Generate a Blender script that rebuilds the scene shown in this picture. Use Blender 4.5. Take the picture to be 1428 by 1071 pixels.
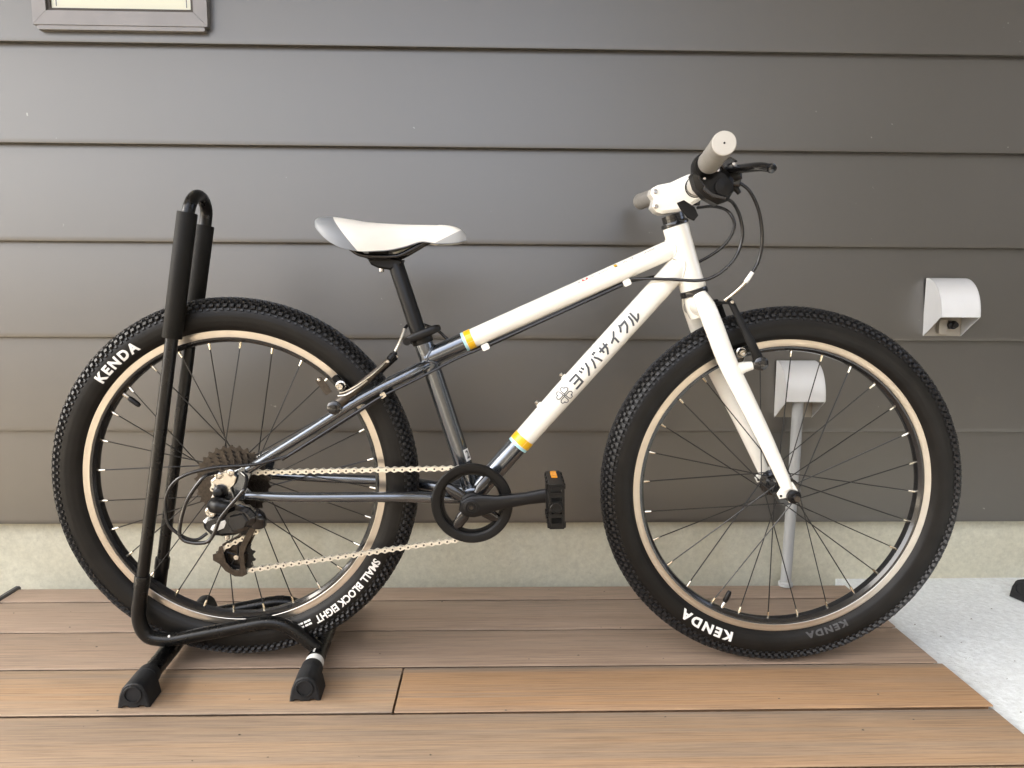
import bpy, bmesh, math, random
from mathutils import Vector as V, Matrix, noise
PI = math.pi; R_ = math.radians
random.seed(7)
sc = bpy.context.scene
for o in list(bpy.data.objects): bpy.data.objects.remove(o)
C = sc.collection

# ---------------------------------------------------------------- camera
F_PX, PITCH, YAW, ROLL, DIST, CAMH = 997.8, .12212, .02587, .00554, 1.17, .6195
cd = bpy.data.cameras.new('camera'); cam = bpy.data.objects.new('camera', cd); C.objects.link(cam)
fw = V((math.sin(YAW)*math.cos(PITCH), math.cos(YAW)*math.cos(PITCH), -math.sin(PITCH)))
rt = V((math.cos(YAW), -math.sin(YAW), 0)); up = rt.cross(fw)
rt, up = rt*math.cos(ROLL)+up*math.sin(ROLL), up*math.cos(ROLL)-rt*math.sin(ROLL)
cam.matrix_world = Matrix(((rt.x, up.x, -fw.x, 0), (rt.y, up.y, -fw.y, -DIST), (rt.z, up.z, -fw.z, CAMH), (0, 0, 0, 1)))
cd.sensor_width = 36; cd.lens = F_PX*36/1428; cd.clip_start = .02; cd.clip_end = 500
sc.camera = cam

# ---------------------------------------------------------------- light
SUN_EL, SUN_AZ = 55, -60          # sun stands behind the house: the yard by the wall lies in its shade
world = bpy.data.worlds.new('World'); sc.world = world; world.use_nodes = True
nt = world.node_tree; bg = nt.nodes['Background']
sky = nt.nodes.new('ShaderNodeTexSky'); sky.sky_type = 'NISHITA'; sky.sun_disc = False
sky.sun_elevation = R_(SUN_EL); sky.sun_rotation = R_(SUN_AZ); sky.air_density = .17; sky.dust_density = 8.0; sky.ozone_density = 0
wb = nt.nodes.new('ShaderNodeMix'); wb.data_type = 'RGBA'; wb.blend_type = 'MULTIPLY'; wb.inputs[0].default_value = 1; wb.inputs[7].default_value = (.975, 1.025, .955, 1)   # even white-balance tint over the whole sky
nt.links.new(sky.outputs[0], wb.inputs[6]); nt.links.new(wb.outputs[2], bg.inputs[0]); bg.inputs[1].default_value = .15
sl = bpy.data.lights.new('sun', 'SUN'); sl.energy = 2.2; sl.angle = R_(.53); sl.color = (1, .92, .76)
so = bpy.data.objects.new('sun', sl); C.objects.link(so)
sd = V((math.sin(R_(SUN_AZ))*math.cos(R_(SUN_EL)), math.cos(R_(SUN_AZ))*math.cos(R_(SUN_EL)), math.sin(R_(SUN_EL))))
so.rotation_euler = (-sd).to_track_quat('-Z', 'Y').to_euler(); so.location = (0, 3, 6)
vs = sc.view_settings; vs.view_transform = 'Standard'; vs.look = 'None'; vs.exposure = 4.46; vs.gamma = 1; vs.use_curve_mapping = False

# ---------------------------------------------------------------- materials
def mat(name, col, rough=.5, metal=0, coat=0, spec=.5, bump=0, bscale=200, var=0, vscale=6, vcol=None, stretch=(1, 1, 1), rvar=0, coat_rough=.05):
    m = bpy.data.materials.new(name); m.use_nodes = True; n = m.node_tree; b = n.nodes['Principled BSDF']
    b.inputs['Base Color'].default_value = (*col, 1); b.inputs['Roughness'].default_value = rough
    b.inputs['Metallic'].default_value = metal; b.inputs['Coat Weight'].default_value = coat
    b.inputs['Coat Roughness'].default_value = coat_rough; b.inputs['Specular IOR Level'].default_value = spec
    tc = n.nodes.new('ShaderNodeTexCoord'); mp = n.nodes.new('ShaderNodeMapping'); mp.inputs['Scale'].default_value = stretch
    n.links.new(tc.outputs['Object'], mp.inputs[0])
    if var:
        t = n.nodes.new('ShaderNodeTexNoise'); t.inputs['Scale'].default_value = vscale; t.inputs['Detail'].default_value = 5
        n.links.new(mp.outputs[0], t.inputs['Vector'])
        rp = n.nodes.new('ShaderNodeMapRange'); rp.inputs[1].default_value = .35; rp.inputs[2].default_value = .65
        n.links.new(t.outputs[0], rp.inputs[0])
        mx = n.nodes.new('ShaderNodeMix'); mx.data_type = 'RGBA'; mx.inputs[6].default_value = (*col, 1)
        c2 = vcol or tuple(c*(1-var) for c in col); mx.inputs[7].default_value = (*c2, 1)
        n.links.new(rp.outputs[0], mx.inputs[0]); n.links.new(mx.outputs[2], b.inputs['Base Color'])
        if rvar:
            r2 = n.nodes.new('ShaderNodeMapRange'); r2.inputs[3].default_value = rough-rvar; r2.inputs[4].default_value = rough+rvar
            n.links.new(t.outputs[0], r2.inputs[0]); n.links.new(r2.outputs[0], b.inputs['Roughness'])
    if bump:
        t2 = n.nodes.new('ShaderNodeTexNoise'); t2.inputs['Scale'].default_value = bscale; t2.inputs['Detail'].default_value = 4
        n.links.new(mp.outputs[0], t2.inputs['Vector'])
        bp = n.nodes.new('ShaderNodeBump'); bp.inputs['Strength'].default_value = bump; bp.inputs['Distance'].default_value = .002
        n.links.new(t2.outputs[0], bp.inputs['Height']); n.links.new(bp.outputs[0], b.inputs['Normal'])
    return m
M = {}
M['white'] = mat('pearl_white_paint', (.86, .84, .765), .22, coat=.9, var=.03, vscale=30)
M['gunmetal'] = mat('gunmetal_paint', (.125, .14, .162), .22, metal=.9, coat=1, var=.08, vscale=500)
M['black'] = mat('black_satin', (.007, .007, .0075), .32, spec=.25, bump=.05, bscale=600)
M['gloss'] = mat('black_gloss', (.012, .012, .013), .16, coat=.3)
M['plastic'] = mat('black_plastic', (.008, .0077, .0074), .42, spec=.2, bump=.12, bscale=900)
M['rubber'] = mat('tyre_rubber', (.011, .0102, .0092), .42, spec=.2, bump=.08, bscale=500, var=.35, vscale=30, rvar=.06)
M['knob'] = mat('tread_rubber', (.015, .015, .016), .48, spec=.42, var=.4, vscale=300)
M['print'] = mat('white_print', (.82, .82, .79), .5, var=.12, vscale=500)
M['emboss'] = mat('embossed_rubber', (.05, .05, .052), .6)
M['track'] = mat('machined_rim', (.60, .555, .495), .30, metal=1, bump=.06, bscale=60, var=.1, vscale=25)
M['alloy'] = mat('polished_alloy', (.62, .60, .56), .26, metal=1)
M['nipple'] = mat('brass_nipple', (.85, .78, .62), .25, metal=1)
M['chain'] = mat('nickel_chain', (.86, .82, .71), .34, metal=.6, var=.15, vscale=400)
M['cog'] = mat('brown_steel', (.085, .073, .062), .36, metal=.85, var=.3, vscale=200)
M['spoke'] = mat('black_spoke', (.02, .02, .02), .3, metal=.3)
M['grip'] = mat('grey_grip_rubber', (.20, .19, .172), .6, bump=.25, bscale=900, var=.08, vscale=60)
M['gripend'] = mat('grip_end', (.40, .38, .34), .5)
M['saddle'] = mat('cream_vinyl', (.82, .79, .72), .42, bump=.15, bscale=1200, var=.03, vscale=40)
M['saddlegrey'] = mat('grey_vinyl', (.20, .212, .225), .42, bump=.15, bscale=1200)
M['nosegrey'] = mat('light_grey_vinyl', (.36, .365, .36), .42, bump=.15, bscale=1200)
M['yellow'] = mat('yellow_band', (.85, .48, .01), .3, coat=.4)
M['bandline'] = mat('band_seam', (.85, .68, .22), .3, coat=.4)
M['lightblue'] = mat('light_blue_band', (.42, .72, .80), .3, coat=.4)
M['ink'] = mat('dark_grey_ink', (.085, .092, .10), .5, spec=.25, var=.25, vscale=300)
M['red'] = mat('red_mark', (.6, .06, .06), .4)
M['bluemark'] = mat('pale_blue_mark', (.3, .5, .6), .4)
M['orange'] = mat('amber_reflector', (.85, .33, .01), .2, coat=.5)
M['housing'] = mat('cable_housing', (.012, .012, .013), .25)
M['wire'] = mat('bare_wire', (.72, .68, .58), .3, metal=1)
M['stand'] = mat('stand_black_powder', (.007, .007, .007), .28, spec=.3, bump=.12, bscale=350, var=.4, vscale=30, rvar=.08)
M['foam'] = mat('foam_sleeve', (.011, .0103, .009), .55, spec=.14, bump=.2, bscale=900, var=.25, vscale=25)
M['cap'] = mat('rubber_cap', (.022, .0228, .0245), .6, spec=.2, bump=.15, bscale=500, var=.3, vscale=60)
M['sticker'] = mat('white_sticker', (.78, .78, .76), .45, var=.1, vscale=300)
M['vent'] = mat('brushed_steel_hood', (.74, .75, .755), .42, metal=.35, var=.06, vscale=15)
M['ventin'] = mat('hood_inside', (.30, .27, .22), .6, metal=.2)
M['pipe'] = mat('grey_conduit', (.36, .37, .37), .42, var=.12, vscale=8, bump=.04, bscale=90)
M['winframe'] = mat('window_frame_paint', (.20, .185, .17), .38, metal=.3, var=.1, vscale=20)
M['gasket'] = mat('window_gasket', (.05, .04, .03), .6)
M['blind'] = mat('cream_blind', (.92, .89, .68), .55)
M['canopy'] = mat('added_canopy_panel', (.30, .27, .23), .7, var=.1, vscale=3)  # for the added overhang that blocks the high sky
M['dark'] = mat('underdeck_shade_black', (.01, .01, .01), .9)  # near black, stands for the shade below the deck
M['trim'] = mat('dark_trim', (.07, .07, .075), .45, metal=.3)
def glassmat():
    m = bpy.data.materials.new('window_glass'); m.use_nodes = True; n = m.node_tree
    n.nodes.remove(n.nodes['Principled BSDF']); out = n.nodes['Material Output']
    tr = n.nodes.new('ShaderNodeBsdfTransparent'); gl = n.nodes.new('ShaderNodeBsdfGlossy'); gl.inputs['Roughness'].default_value = .02
    fr = n.nodes.new('ShaderNodeFresnel'); fr.inputs[0].default_value = 1.5; mx = n.nodes.new('ShaderNodeMixShader')
    n.links.new(fr.outputs[0], mx.inputs[0]); n.links.new(tr.outputs[0], mx.inputs[1]); n.links.new(gl.outputs[0], mx.inputs[2]); n.links.new(mx.outputs[0], out.inputs[0])
    return m
M['glass'] = glassmat()

def nodes_mat(name):
    m = bpy.data.materials.new(name); m.use_nodes = True; n = m.node_tree
    b = n.nodes['Principled BSDF']; tc = n.nodes.new('ShaderNodeTexCoord'); return m, n, b, tc
def noise_node(n, vec, scale, detail=5, rough=.55, stretch=(1, 1, 1)):
    mp = n.nodes.new('ShaderNodeMapping'); mp.inputs['Scale'].default_value = stretch
    t = n.nodes.new('ShaderNodeTexNoise'); t.inputs['Scale'].default_value = scale; t.inputs['Detail'].default_value = detail; t.inputs['Roughness'].default_value = rough
    n.links.new(vec, mp.inputs[0]); n.links.new(mp.outputs[0], t.inputs['Vector']); return t.outputs[0]
def ramp(n, fac, stops):
    r = n.nodes.new('ShaderNodeValToRGB'); e = r.color_ramp.elements
    while len(e) < len(stops): e.new(.5)
    for el, (p, c) in zip(e, stops): el.position = p; el.color = (*c, 1)
    n.links.new(fac, r.inputs[0]); return r.outputs[0]
def mixc(n, fac, a, b, mode='MIX'):
    x = n.nodes.new('ShaderNodeMix'); x.data_type = 'RGBA'; x.blend_type = mode
    if isinstance(fac, (int, float)): x.inputs[0].default_value = fac
    else: n.links.new(fac, x.inputs[0])
    for i, c in ((6, a), (7, b)):
        if isinstance(c, tuple): x.inputs[i].default_value = (*c, 1)
        else: n.links.new(c, x.inputs[i])
    return x.outputs[2]
def bumpn(n, b, h, strength, dist):
    bp = n.nodes.new('ShaderNodeBump'); bp.inputs['Strength'].default_value = strength; bp.inputs['Distance'].default_value = dist
    n.links.new(h, bp.inputs['Height']); n.links.new(bp.outputs[0], b.inputs['Normal'])

def wood(name, cols, seed):
    m, n, b, tc = nodes_mat(name); v = tc.outputs['Object']
    mp = n.nodes.new('ShaderNodeMapping'); mp.inputs['Location'].default_value = (seed*3.1, seed*1.7, 0); n.links.new(v, mp.inputs[0]); v = mp.outputs[0]
    st = noise_node(n, v, 3.0, 4, .6, (.12, 9, 1)); fine = noise_node(n, v, 14, 8, .75, (.55, 24, 1)); mott = noise_node(n, v, 5, 5, .6, (.5, 1, 1))
    c = ramp(n, st, [(.34, cols[0]), (.48, cols[1]), (.60, cols[2]), (.72, cols[3])])
    c = mixc(n, .75, c, ramp(n, fine, [(.34, (.55, .54, .53)), (.5, (1, 1, 1)), (.66, (1.30, 1.27, 1.22))]), 'MULTIPLY')
    c = mixc(n, .5, c, ramp(n, mott, [(.3, (.70, .70, .715)), (.7, (1.04, 1.03, 1.0))]), 'MULTIPLY')
    c = mixc(n, 1, c, (.74, .745, .775), 'MULTIPLY')
    n.links.new(c, b.inputs['Base Color']); b.inputs['Roughness'].default_value = .55; b.inputs['Specular IOR Level'].default_value = .35
    bumpn(n, b, noise_node(n, v, 30, 5, .7, (.12, 14, 1)), .35, .0015); return m
WC = [((.36, .262, .188), (.43, .315, .225), (.40, .302, .222), (.45, .318, .22)),
      ((.38, .282, .204), (.43, .32, .236), (.41, .312, .232), (.45, .33, .235)),
      ((.33, .255, .188), (.45, .30, .185), (.50, .305, .160), (.38, .285, .205)),
      ((.34, .265, .20), (.42, .305, .205), (.47, .308, .18), (.37, .29, .215))]
WOOD = [wood('deck_composite_%d' % i, WC[i], i+1) for i in range(4)]

def siding():
    m, n, b, tc = nodes_mat('siding_metal'); v = tc.outputs['Object']
    big = noise_node(n, v, 1.6, 4, .5, (1, 1, 1.6)); drip = noise_node(n, v, 9, 5, .6, (3.5, 1, .25)); speck = noise_node(n, v, 55, 2, .5)
    c = ramp(n, big, [(.35, (.0235, .0222, .0212)), (.65, (.029, .0273, .0262))])
    c = mixc(n, .5, c, ramp(n, drip, [(.35, (.95, .945, .94)), (.7, (1.04, 1.04, 1.04))]), 'MULTIPLY')
    c = mixc(n, ramp(n, speck, [(.775, (0, 0, 0)), (.81, (.8, .8, .8))]), c, (.22, .21, .195))
    n.links.new(c, b.inputs['Base Color']); b.inputs['Roughness'].default_value = .42; b.inputs['IOR'].default_value = 2.08; b.inputs['Specular Tint'].default_value = (1, .955, .87, 1)
    r = n.nodes.new('ShaderNodeMapRange'); r.inputs[3].default_value = .36; r.inputs[4].default_value = .44
    n.links.new(big, r.inputs[0]); n.links.new(r.outputs[0], b.inputs['Roughness'])
    return m
M['siding'] = siding()
def concrete(name, a, bcol, stain, rough_bump, amt):
    m, n, b, tc = nodes_mat(name); v = tc.outputs['Object']
    big = noise_node(n, v, 3, 6, .65); fine = noise_node(n, v, 90, 6, .7); pit = noise_node(n, v, 320, 3, .6); st = noise_node(n, v, 2.3, 6, .62, (1, 1, .6))
    c = ramp(n, big, [(.3, a), (.7, bcol)])
    c = mixc(n, .6, c, ramp(n, fine, [(.3, (.74, .74, .74)), (.7, (1.16, 1.16, 1.16))]), 'MULTIPLY')
    c = mixc(n, ramp(n, st, [(.52, (0, 0, 0)), (.75, (amt, amt, amt))]), c, stain)
    c = mixc(n, ramp(n, pit, [(.66, (0, 0, 0)), (.72, (.6, .6, .6))]), c, tuple(x*.5 for x in a))
    n.links.new(c, b.inputs['Base Color']); b.inputs['Roughness'].default_value = .85
    bumpn(n, b, fine, rough_bump, .003); return m
M['slab'] = concrete('slab_concrete', (.70, .74, .755), (.79, .83, .845), (.44, .43, .41), .9, .85)
M['foundation'] = concrete('foundation_concrete', (.50, .48, .375), (.57, .56, .46), (.36, .32, .21), .25, .6)
M['yard'] = concrete('yard_paving', (.11, .095, .078), (.13, .115, .095), (.09, .08, .065), .5, .4)
M['addblock'] = mat('added_block_dark', (.02, .02, .02), .7)  # for the dark blocks added out of view
M['addwall'] = mat('added_wall_brown', (.070, .058, .045), .8, var=.15, vscale=2)  # for the low wall added out of view

# ---------------------------------------------------------------- mesh helpers
class G:
    def __init__(s): s.v = []; s.f = []; s.m = []; s.cur = 0
    def add(s, vs_, fs):
        k = len(s.v); s.v += [tuple(p) for p in vs_]
        for f in fs: s.f.append(tuple(i+k for i in f)); s.m.append(s.cur)
        return s
    def tube(s, pts, r, n=14, caps=True, sq=(1, 1), closed=False):
        pts = [V(p) for p in pts]; N = len(pts); rs = r if isinstance(r, (list, tuple)) else [r]*N
        ts = []
        for i in range(N):
            a = pts[(i-1) % N] if closed else pts[max(i-1, 0)]; b = pts[(i+1) % N] if closed else pts[min(i+1, N-1)]
            ts.append((b-a).normalized())
        ref = V((0, 1, 0)) if abs(ts[0].y) < .9 else V((0, 0, 1))
        u = (ref-ts[0]*ref.dot(ts[0])).normalized(); vv = []; fs = []
        for i in range(N):
            u = (u-ts[i]*u.dot(ts[i])).normalized(); w = ts[i].cross(u)
            for k in range(n):
                a = 2*PI*k/n; vv.append(pts[i]+u*(math.cos(a)*rs[i]*sq[0])+w*(math.sin(a)*rs[i]*sq[1]))
        for i in range(N if closed else N-1):
            j = (i+1) % N
            for k in range(n): fs.append((i*n+k, i*n+(k+1) % n, j*n+(k+1) % n, j*n+k))
        if caps and not closed:
            fs.append(tuple(range(n-1, -1, -1))); fs.append(tuple((N-1)*n+k for k in range(n)))
        return s.add(vv, fs)
    def lathe(s, prof, o=(0, 0, 0), d=(0, 1, 0), n=48, closed=False):
        o = V(o); d = V(d).normalized(); ref = V((1, 0, 0)) if abs(d.x) < .9 else V((0, 0, 1))
        u = (ref-d*ref.dot(d)).normalized(); w = d.cross(u); P = len(prof); vv = []; fs = []
        for k in range(n):
            a = 2*PI*k/n; e = u*math.cos(a)+w*math.sin(a)
            for r, h in prof: vv.append(o+e*r+d*h)
        for k in range(n):
            j = (k+1) % n
            for i in range(P if closed else P-1): fs.append((k*P+i, k*P+(i+1) % P, j*P+(i+1) % P, j*P+i))
        if not closed:
            if prof[0][0] > 1e-6: fs.append(tuple(k*P for k in range(n)))
            if prof[-1][0] > 1e-6: fs.append(tuple(k*P+P-1 for k in range(n-1, -1, -1)))
        return s.add(vv, fs)
    def prism(s, poly, o=(0, 0, 0), u=(1, 0, 0), w=(0, 0, 1), t=.01, bev=0):   # poly in (u,w), thickness t along u x w from o
        o = V(o); u = V(u); w = V(w); d = u.cross(w)
        ar = sum(poly[i][0]*poly[(i+1) % len(poly)][1]-poly[(i+1) % len(poly)][0]*poly[i][1] for i in range(len(poly)))
        if ar < 0: poly = poly[::-1]
        N = len(poly)
        def ins(b):
            q = []
            for i in range(N):
                p0 = V((*poly[i-1], 0)); p1 = V((*poly[i], 0)); p2 = V((*poly[(i+1) % N], 0))
                n1 = (p1-p0).normalized(); n2 = (p2-p1).normalized(); m1 = V((-n1.y, n1.x, 0)); m2 = V((-n2.y, n2.x, 0))
                mm = (m1+m2); L = mm.length; mm = mm/L if L > 1e-6 else m1; c = max(.35, mm.dot(m1)); q.append(p1+mm*(b/c))
            return q
        layers = [(0, 0), (t, 0)] if not bev else [(0, bev), (bev, 0), (t-bev, 0), (t, bev)]
        vv = []; fs = []
        for h, b in layers: vv += [o+u*p.x+w*p.y+d*h for p in ins(b)]
        for a in range(len(layers)-1):
            for i in range(N): j = (i+1) % N; fs.append((a*N+i, a*N+j, (a+1)*N+j, (a+1)*N+i)[::-1])
        fs.append(tuple(range(N))); k = (len(layers)-1)*N; fs.append(tuple(k+i for i in range(N-1, -1, -1)))
        return s.add(vv, fs)
    def box(s, c, size, rot=None, bev=.001):
        x, y, z = (q/2 for q in size); b = min(bev, min(x, y, z)*.9); vv = []; fs = []
        poly = [(-x+b, -z), (x-b, -z), (x, -z+b), (x, z-b), (x-b, z), (-x+b, z), (-x, z-b), (-x, -z+b)]
        g = G(); g.prism(poly, (0, -y, 0), (1, 0, 0), (0, 0, 1), -2*y, 0) if False else g.prism(poly, (0, y, 0), (1, 0, 0), (0, 0, 1), 2*y, 0)
        mt = (rot or Matrix.Identity(3)); c = V(c)
        ys = [p[1] for p in g.v]; mid = (max(ys)+min(ys))/2
        return s.add([c+mt @ V((p[0], p[1]-mid, p[2])) for p in g.v], g.f)
    def ball(s, c, r, n=12, sc_=(1, 1, 1)):
        c = V(c); vv = []; fs = []; m_ = n//2
        for i in range(m_+1):
            a = PI*i/m_
            for k in range(n): b = 2*PI*k/n; vv.append(c+V((math.sin(a)*math.cos(b)*r*sc_[0], math.sin(a)*math.sin(b)*r*sc_[1], math.cos(a)*r*sc_[2])))
        for i in range(m_):
            for k in range(n): fs.append((i*n+k, (i+1)*n+k, (i+1)*n+(k+1) % n, i*n+(k+1) % n))
        return s.add(vv, fs)
    def build(s, name, mats, parent=None, sharp=38, loc=None, clean=False):
        me = bpy.data.meshes.new(name); me.from_pydata(s.v, [], s.f); me.validate()
        if clean or True:
            bm = bmesh.new(); bm.from_mesh(me); bmesh.ops.recalc_face_normals(bm, faces=bm.faces); bm.to_mesh(me); bm.free()
        for m_ in (mats if isinstance(mats, (list, tuple)) else [mats]): me.materials.append(M[m_] if isinstance(m_, str) else m_)
        if len(me.polygons) == len(s.m): me.polygons.foreach_set('material_index', s.m)
        me.shade_smooth(); me.set_sharp_from_angle(angle=R_(sharp))
        return link(name, me, parent, loc)
def link(name, me, parent=None, loc=None):
    o = bpy.data.objects.new(name, me); C.objects.link(o); o.parent = parent
    if loc: o.location = loc
    return o
def empty(name, loc=(0, 0, 0), rz=0, parent=None):
    o = bpy.data.objects.new(name, None); C.objects.link(o); o.location = loc; o.rotation_euler = (0, 0, rz); o.parent = parent
    o.empty_display_size = .1; return o
def tag(o, label=None, cat=None, group=None, kind=None):
    if label: o['label'] = label
    if cat: o['category'] = cat
    if group: o['group'] = group
    if kind: o['kind'] = kind
    return o
def cr(pts, n=8, closed=False):                 # Catmull-Rom through the points
    P = [V(p) for p in pts]; out = []; N = len(P)
    for i in range(N if closed else N-1):
        p0 = P[(i-1) % N] if closed or i > 0 else P[0]*2-P[1]; p1 = P[i]; p2 = P[(i+1) % N]
        p3 = P[(i+2) % N] if closed or i+2 < N else P[-1]*2-P[-2]
        for k in range(n):
            t = k/n; out.append(.5*((2*p1)+(p2-p0)*t+(2*p0-5*p1+4*p2-p3)*t*t+(3*p1-p0-3*p2+p3)*t**3))
    if not closed: out.append(P[-1])
    return out
def fil(pts, r, n=6):                           # polyline with rounded corners
    P = [V(p) for p in pts]; out = [P[0]]
    for i in range(1, len(P)-1):
        a = (P[i-1]-P[i]); b = (P[i+1]-P[i]); rr = min(r, a.length*.48, b.length*.48); a = P[i]+a.normalized()*rr; b = P[i]+b.normalized()*rr
        for k in range(n+1): t = k/n; out.append(a*(1-t)**2+P[i]*2*t*(1-t)+b*t*t)
    return out+[P[-1]]
def lerp(a, b, t): return a+(b-a)*t
def tabl(tb, x):
    for (a, p), (b, q) in zip(tb, tb[1:]):
        if x <= b: t = max(0, (x-a)/(b-a)); t = t*t*(3-2*t)*.5+t*.5; return p+(q-p)*t
    return tb[-1][1]
def stroke_quads(pl, w):                        # a polyline as mitred ribbon outline, list of quads
    out = []; N = len(pl); L = []
    for i in range(N):
        p = V((*pl[i], 0)); a = V((*pl[max(i-1, 0)], 0)); b = V((*pl[min(i+1, N-1)], 0))
        d1 = (p-a).normalized() if i > 0 else (b-p).normalized(); d2 = (b-p).normalized() if i < N-1 else d1
        n_ = V((-(d1+d2).y, (d1+d2).x, 0)).normalized(); c = max(.5, n_.dot(V((-d1.y, d1.x, 0)))); L.append((p+n_*(w/2/c), p-n_*(w/2/c)))
    for (a, b), (c, d) in zip(L, L[1:]): out.append((a, b, d, c))
    return out
def text_mesh(s, bold=.02, size=1, sp_=1):
    cu = bpy.data.curves.new('t', 'FONT'); cu.body = s; cu.size = size; cu.offset = bold; cu.space_character = sp_; cu.align_x = 'CENTER'; cu.align_y = 'CENTER'; cu.resolution_u = 3; cu.fill_mode = 'FRONT'
    o = bpy.data.objects.new('t', cu); C.objects.link(o); dg = bpy.context.evaluated_depsgraph_get(); me = bpy.data.meshes.new_from_object(o.evaluated_get(dg))
    bpy.data.objects.remove(o); bpy.data.curves.remove(cu); return me
def mapped(me, fn, name, m_, parent, cuts=()):
    bm = bmesh.new(); bm.from_mesh(me)
    for y in cuts: bmesh.ops.bisect_plane(bm, geom=bm.verts[:]+bm.edges[:]+bm.faces[:], plane_co=(0, y, 0), plane_no=(0, 1, 0))
    for v in bm.verts: v.co = fn(v.co.x, v.co.y)
    m2 = bpy.data.meshes.new(name); bm.to_mesh(m2); bm.free(); m2.materials.append(M[m_]); return link(name, m2, parent)

# ================================================================ setting
YARD_Z = -.16
g = G(); g.add([(-60, -60, YARD_Z), (60, -60, YARD_Z), (60, 60, YARD_Z), (-60, 60, YARD_Z)], [(0, 1, 2, 3)])
tag(g.build('ground', 'yard'), kind='structure')
# concrete apron beside the deck, its top a touch below the boards
def ground_patch(name, x0, x1, y0, y1, z, zb, m_, nx, ny, amp):
    g = G(); vv = []; fs = []
    for j in range(ny+1):
        for i in range(nx+1):
            x = lerp(x0, x1, i/nx); y = lerp(y0, y1, j/ny); vv.append((x, y, z+amp*noise.noise((x*4, y*4, 3))))
    for j in range(ny):
        for i in range(nx): a = j*(nx+1)+i; fs.append((a, a+1, a+nx+2, a+nx+1))
    g.add(vv, fs)
    k = [(x0, y0), (x1, y0), (x1, y1), (x0, y1)]
    ring = [j for j in range(nx+1)]+[j*(nx+1)+nx for j in range(1, ny+1)]+[ny*(nx+1)+i for i in range(nx-1, -1, -1)]+[j*(nx+1) for j in range(ny-1, 0, -1)]
    low = [(vv[i][0], vv[i][1], zb) for i in ring]; base = len(vv); g.add(low, [])
    n_ = len(ring)
    for i in range(n_): g.f.append((ring[i], base+i, base+(i+1) % n_, ring[(i+1) % n_])); g.m.append(0)
    return g.build(name, m_, sharp=30)
tag(ground_patch('concrete_slab', .772, 3.09, -1.25, .3645, -.009, YARD_Z-.02, 'slab', 60, 40, .0018), kind='structure')

# deck: boards one by one
DX0, DX1 = -1.0, .764
deck = empty('deck', (0, 0, 0)); tag(deck, kind='structure')
def board(x0, x1, y0, y1, m_, skew=0, z=0):
    b = .0022; t = .026; g = G(); N = 2
    prof = [(y0, -t), (y0, -.013), (y0+.010, -.013), (y0+.010, -.0026), (y0+.0008, -.0024), (y0, -.0017), (y0+.0008, -.0006), (y0+.0028, 0),
            (y1-.0028, 0), (y1-.0008, -.0006), (y1, -.0017), (y1-.0008, -.0024), (y1-.010, -.0026), (y1-.010, -.013), (y1, -.013), (y1, -t)]   # slots for hidden clips along both edges
    vv = []; P = len(prof)
    for x, sk in ((x0, 0), (x1, skew)): vv += [(x, y+sk, zz) for y, zz in prof]
    fs = [(i, (i+1) % P, P+(i+1) % P, P+i) for i in range(P)]+[tuple(range(P-1, -1, -1)), tuple(P+i for i in range(P))]
    g.add(vv, fs); o = g.build('deck_board', m_, deck, sharp=50); o.location.z = z; return o
PITCH_B = .13355; GAP = .0050; ytop = .2368
boards = [(.2368+GAP/2, .303, 1, 0, 0)]
for k in range(6): boards.append((.2368-PITCH_B*(k+1)+GAP/2, .2368-PITCH_B*k-GAP/2, (1, 0, 2, 3, 2, 3)[k], 0, 0))
ends = [.764, .7655, .763, .768, .7615, .766, .764]
for i, (y0, y1, mi, _, _) in enumerate(boards):
    if i == 3:
        board(DX0, -.1515, y0, y1, WOOD[3], 0, .0004); board(-.148, ends[i], y0, y1, WOOD[2], .0022, 0)
    else: board(DX0, ends[i], y0, y1, WOOD[mi], 0, random.uniform(-.0003, .0003))
g = G(); g.box((-.118, -.12, -.06), (1.74, .80, .06), bev=.004); g.build('underdeck_shade', 'dark', deck)  # one solid block, coloured black as the shade seen through the board gaps
g = G(); g.prism([(-.0065, 0), (.0065, 0), (.0065, .030), (.0035, .033), (-.0035, .033), (-.0065, .030)], (-1.0075, .309, -.029), (1, 0, 0), (0, 0, 1), .88, 0)
g.build('edge_trim', 'trim', deck)

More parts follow.
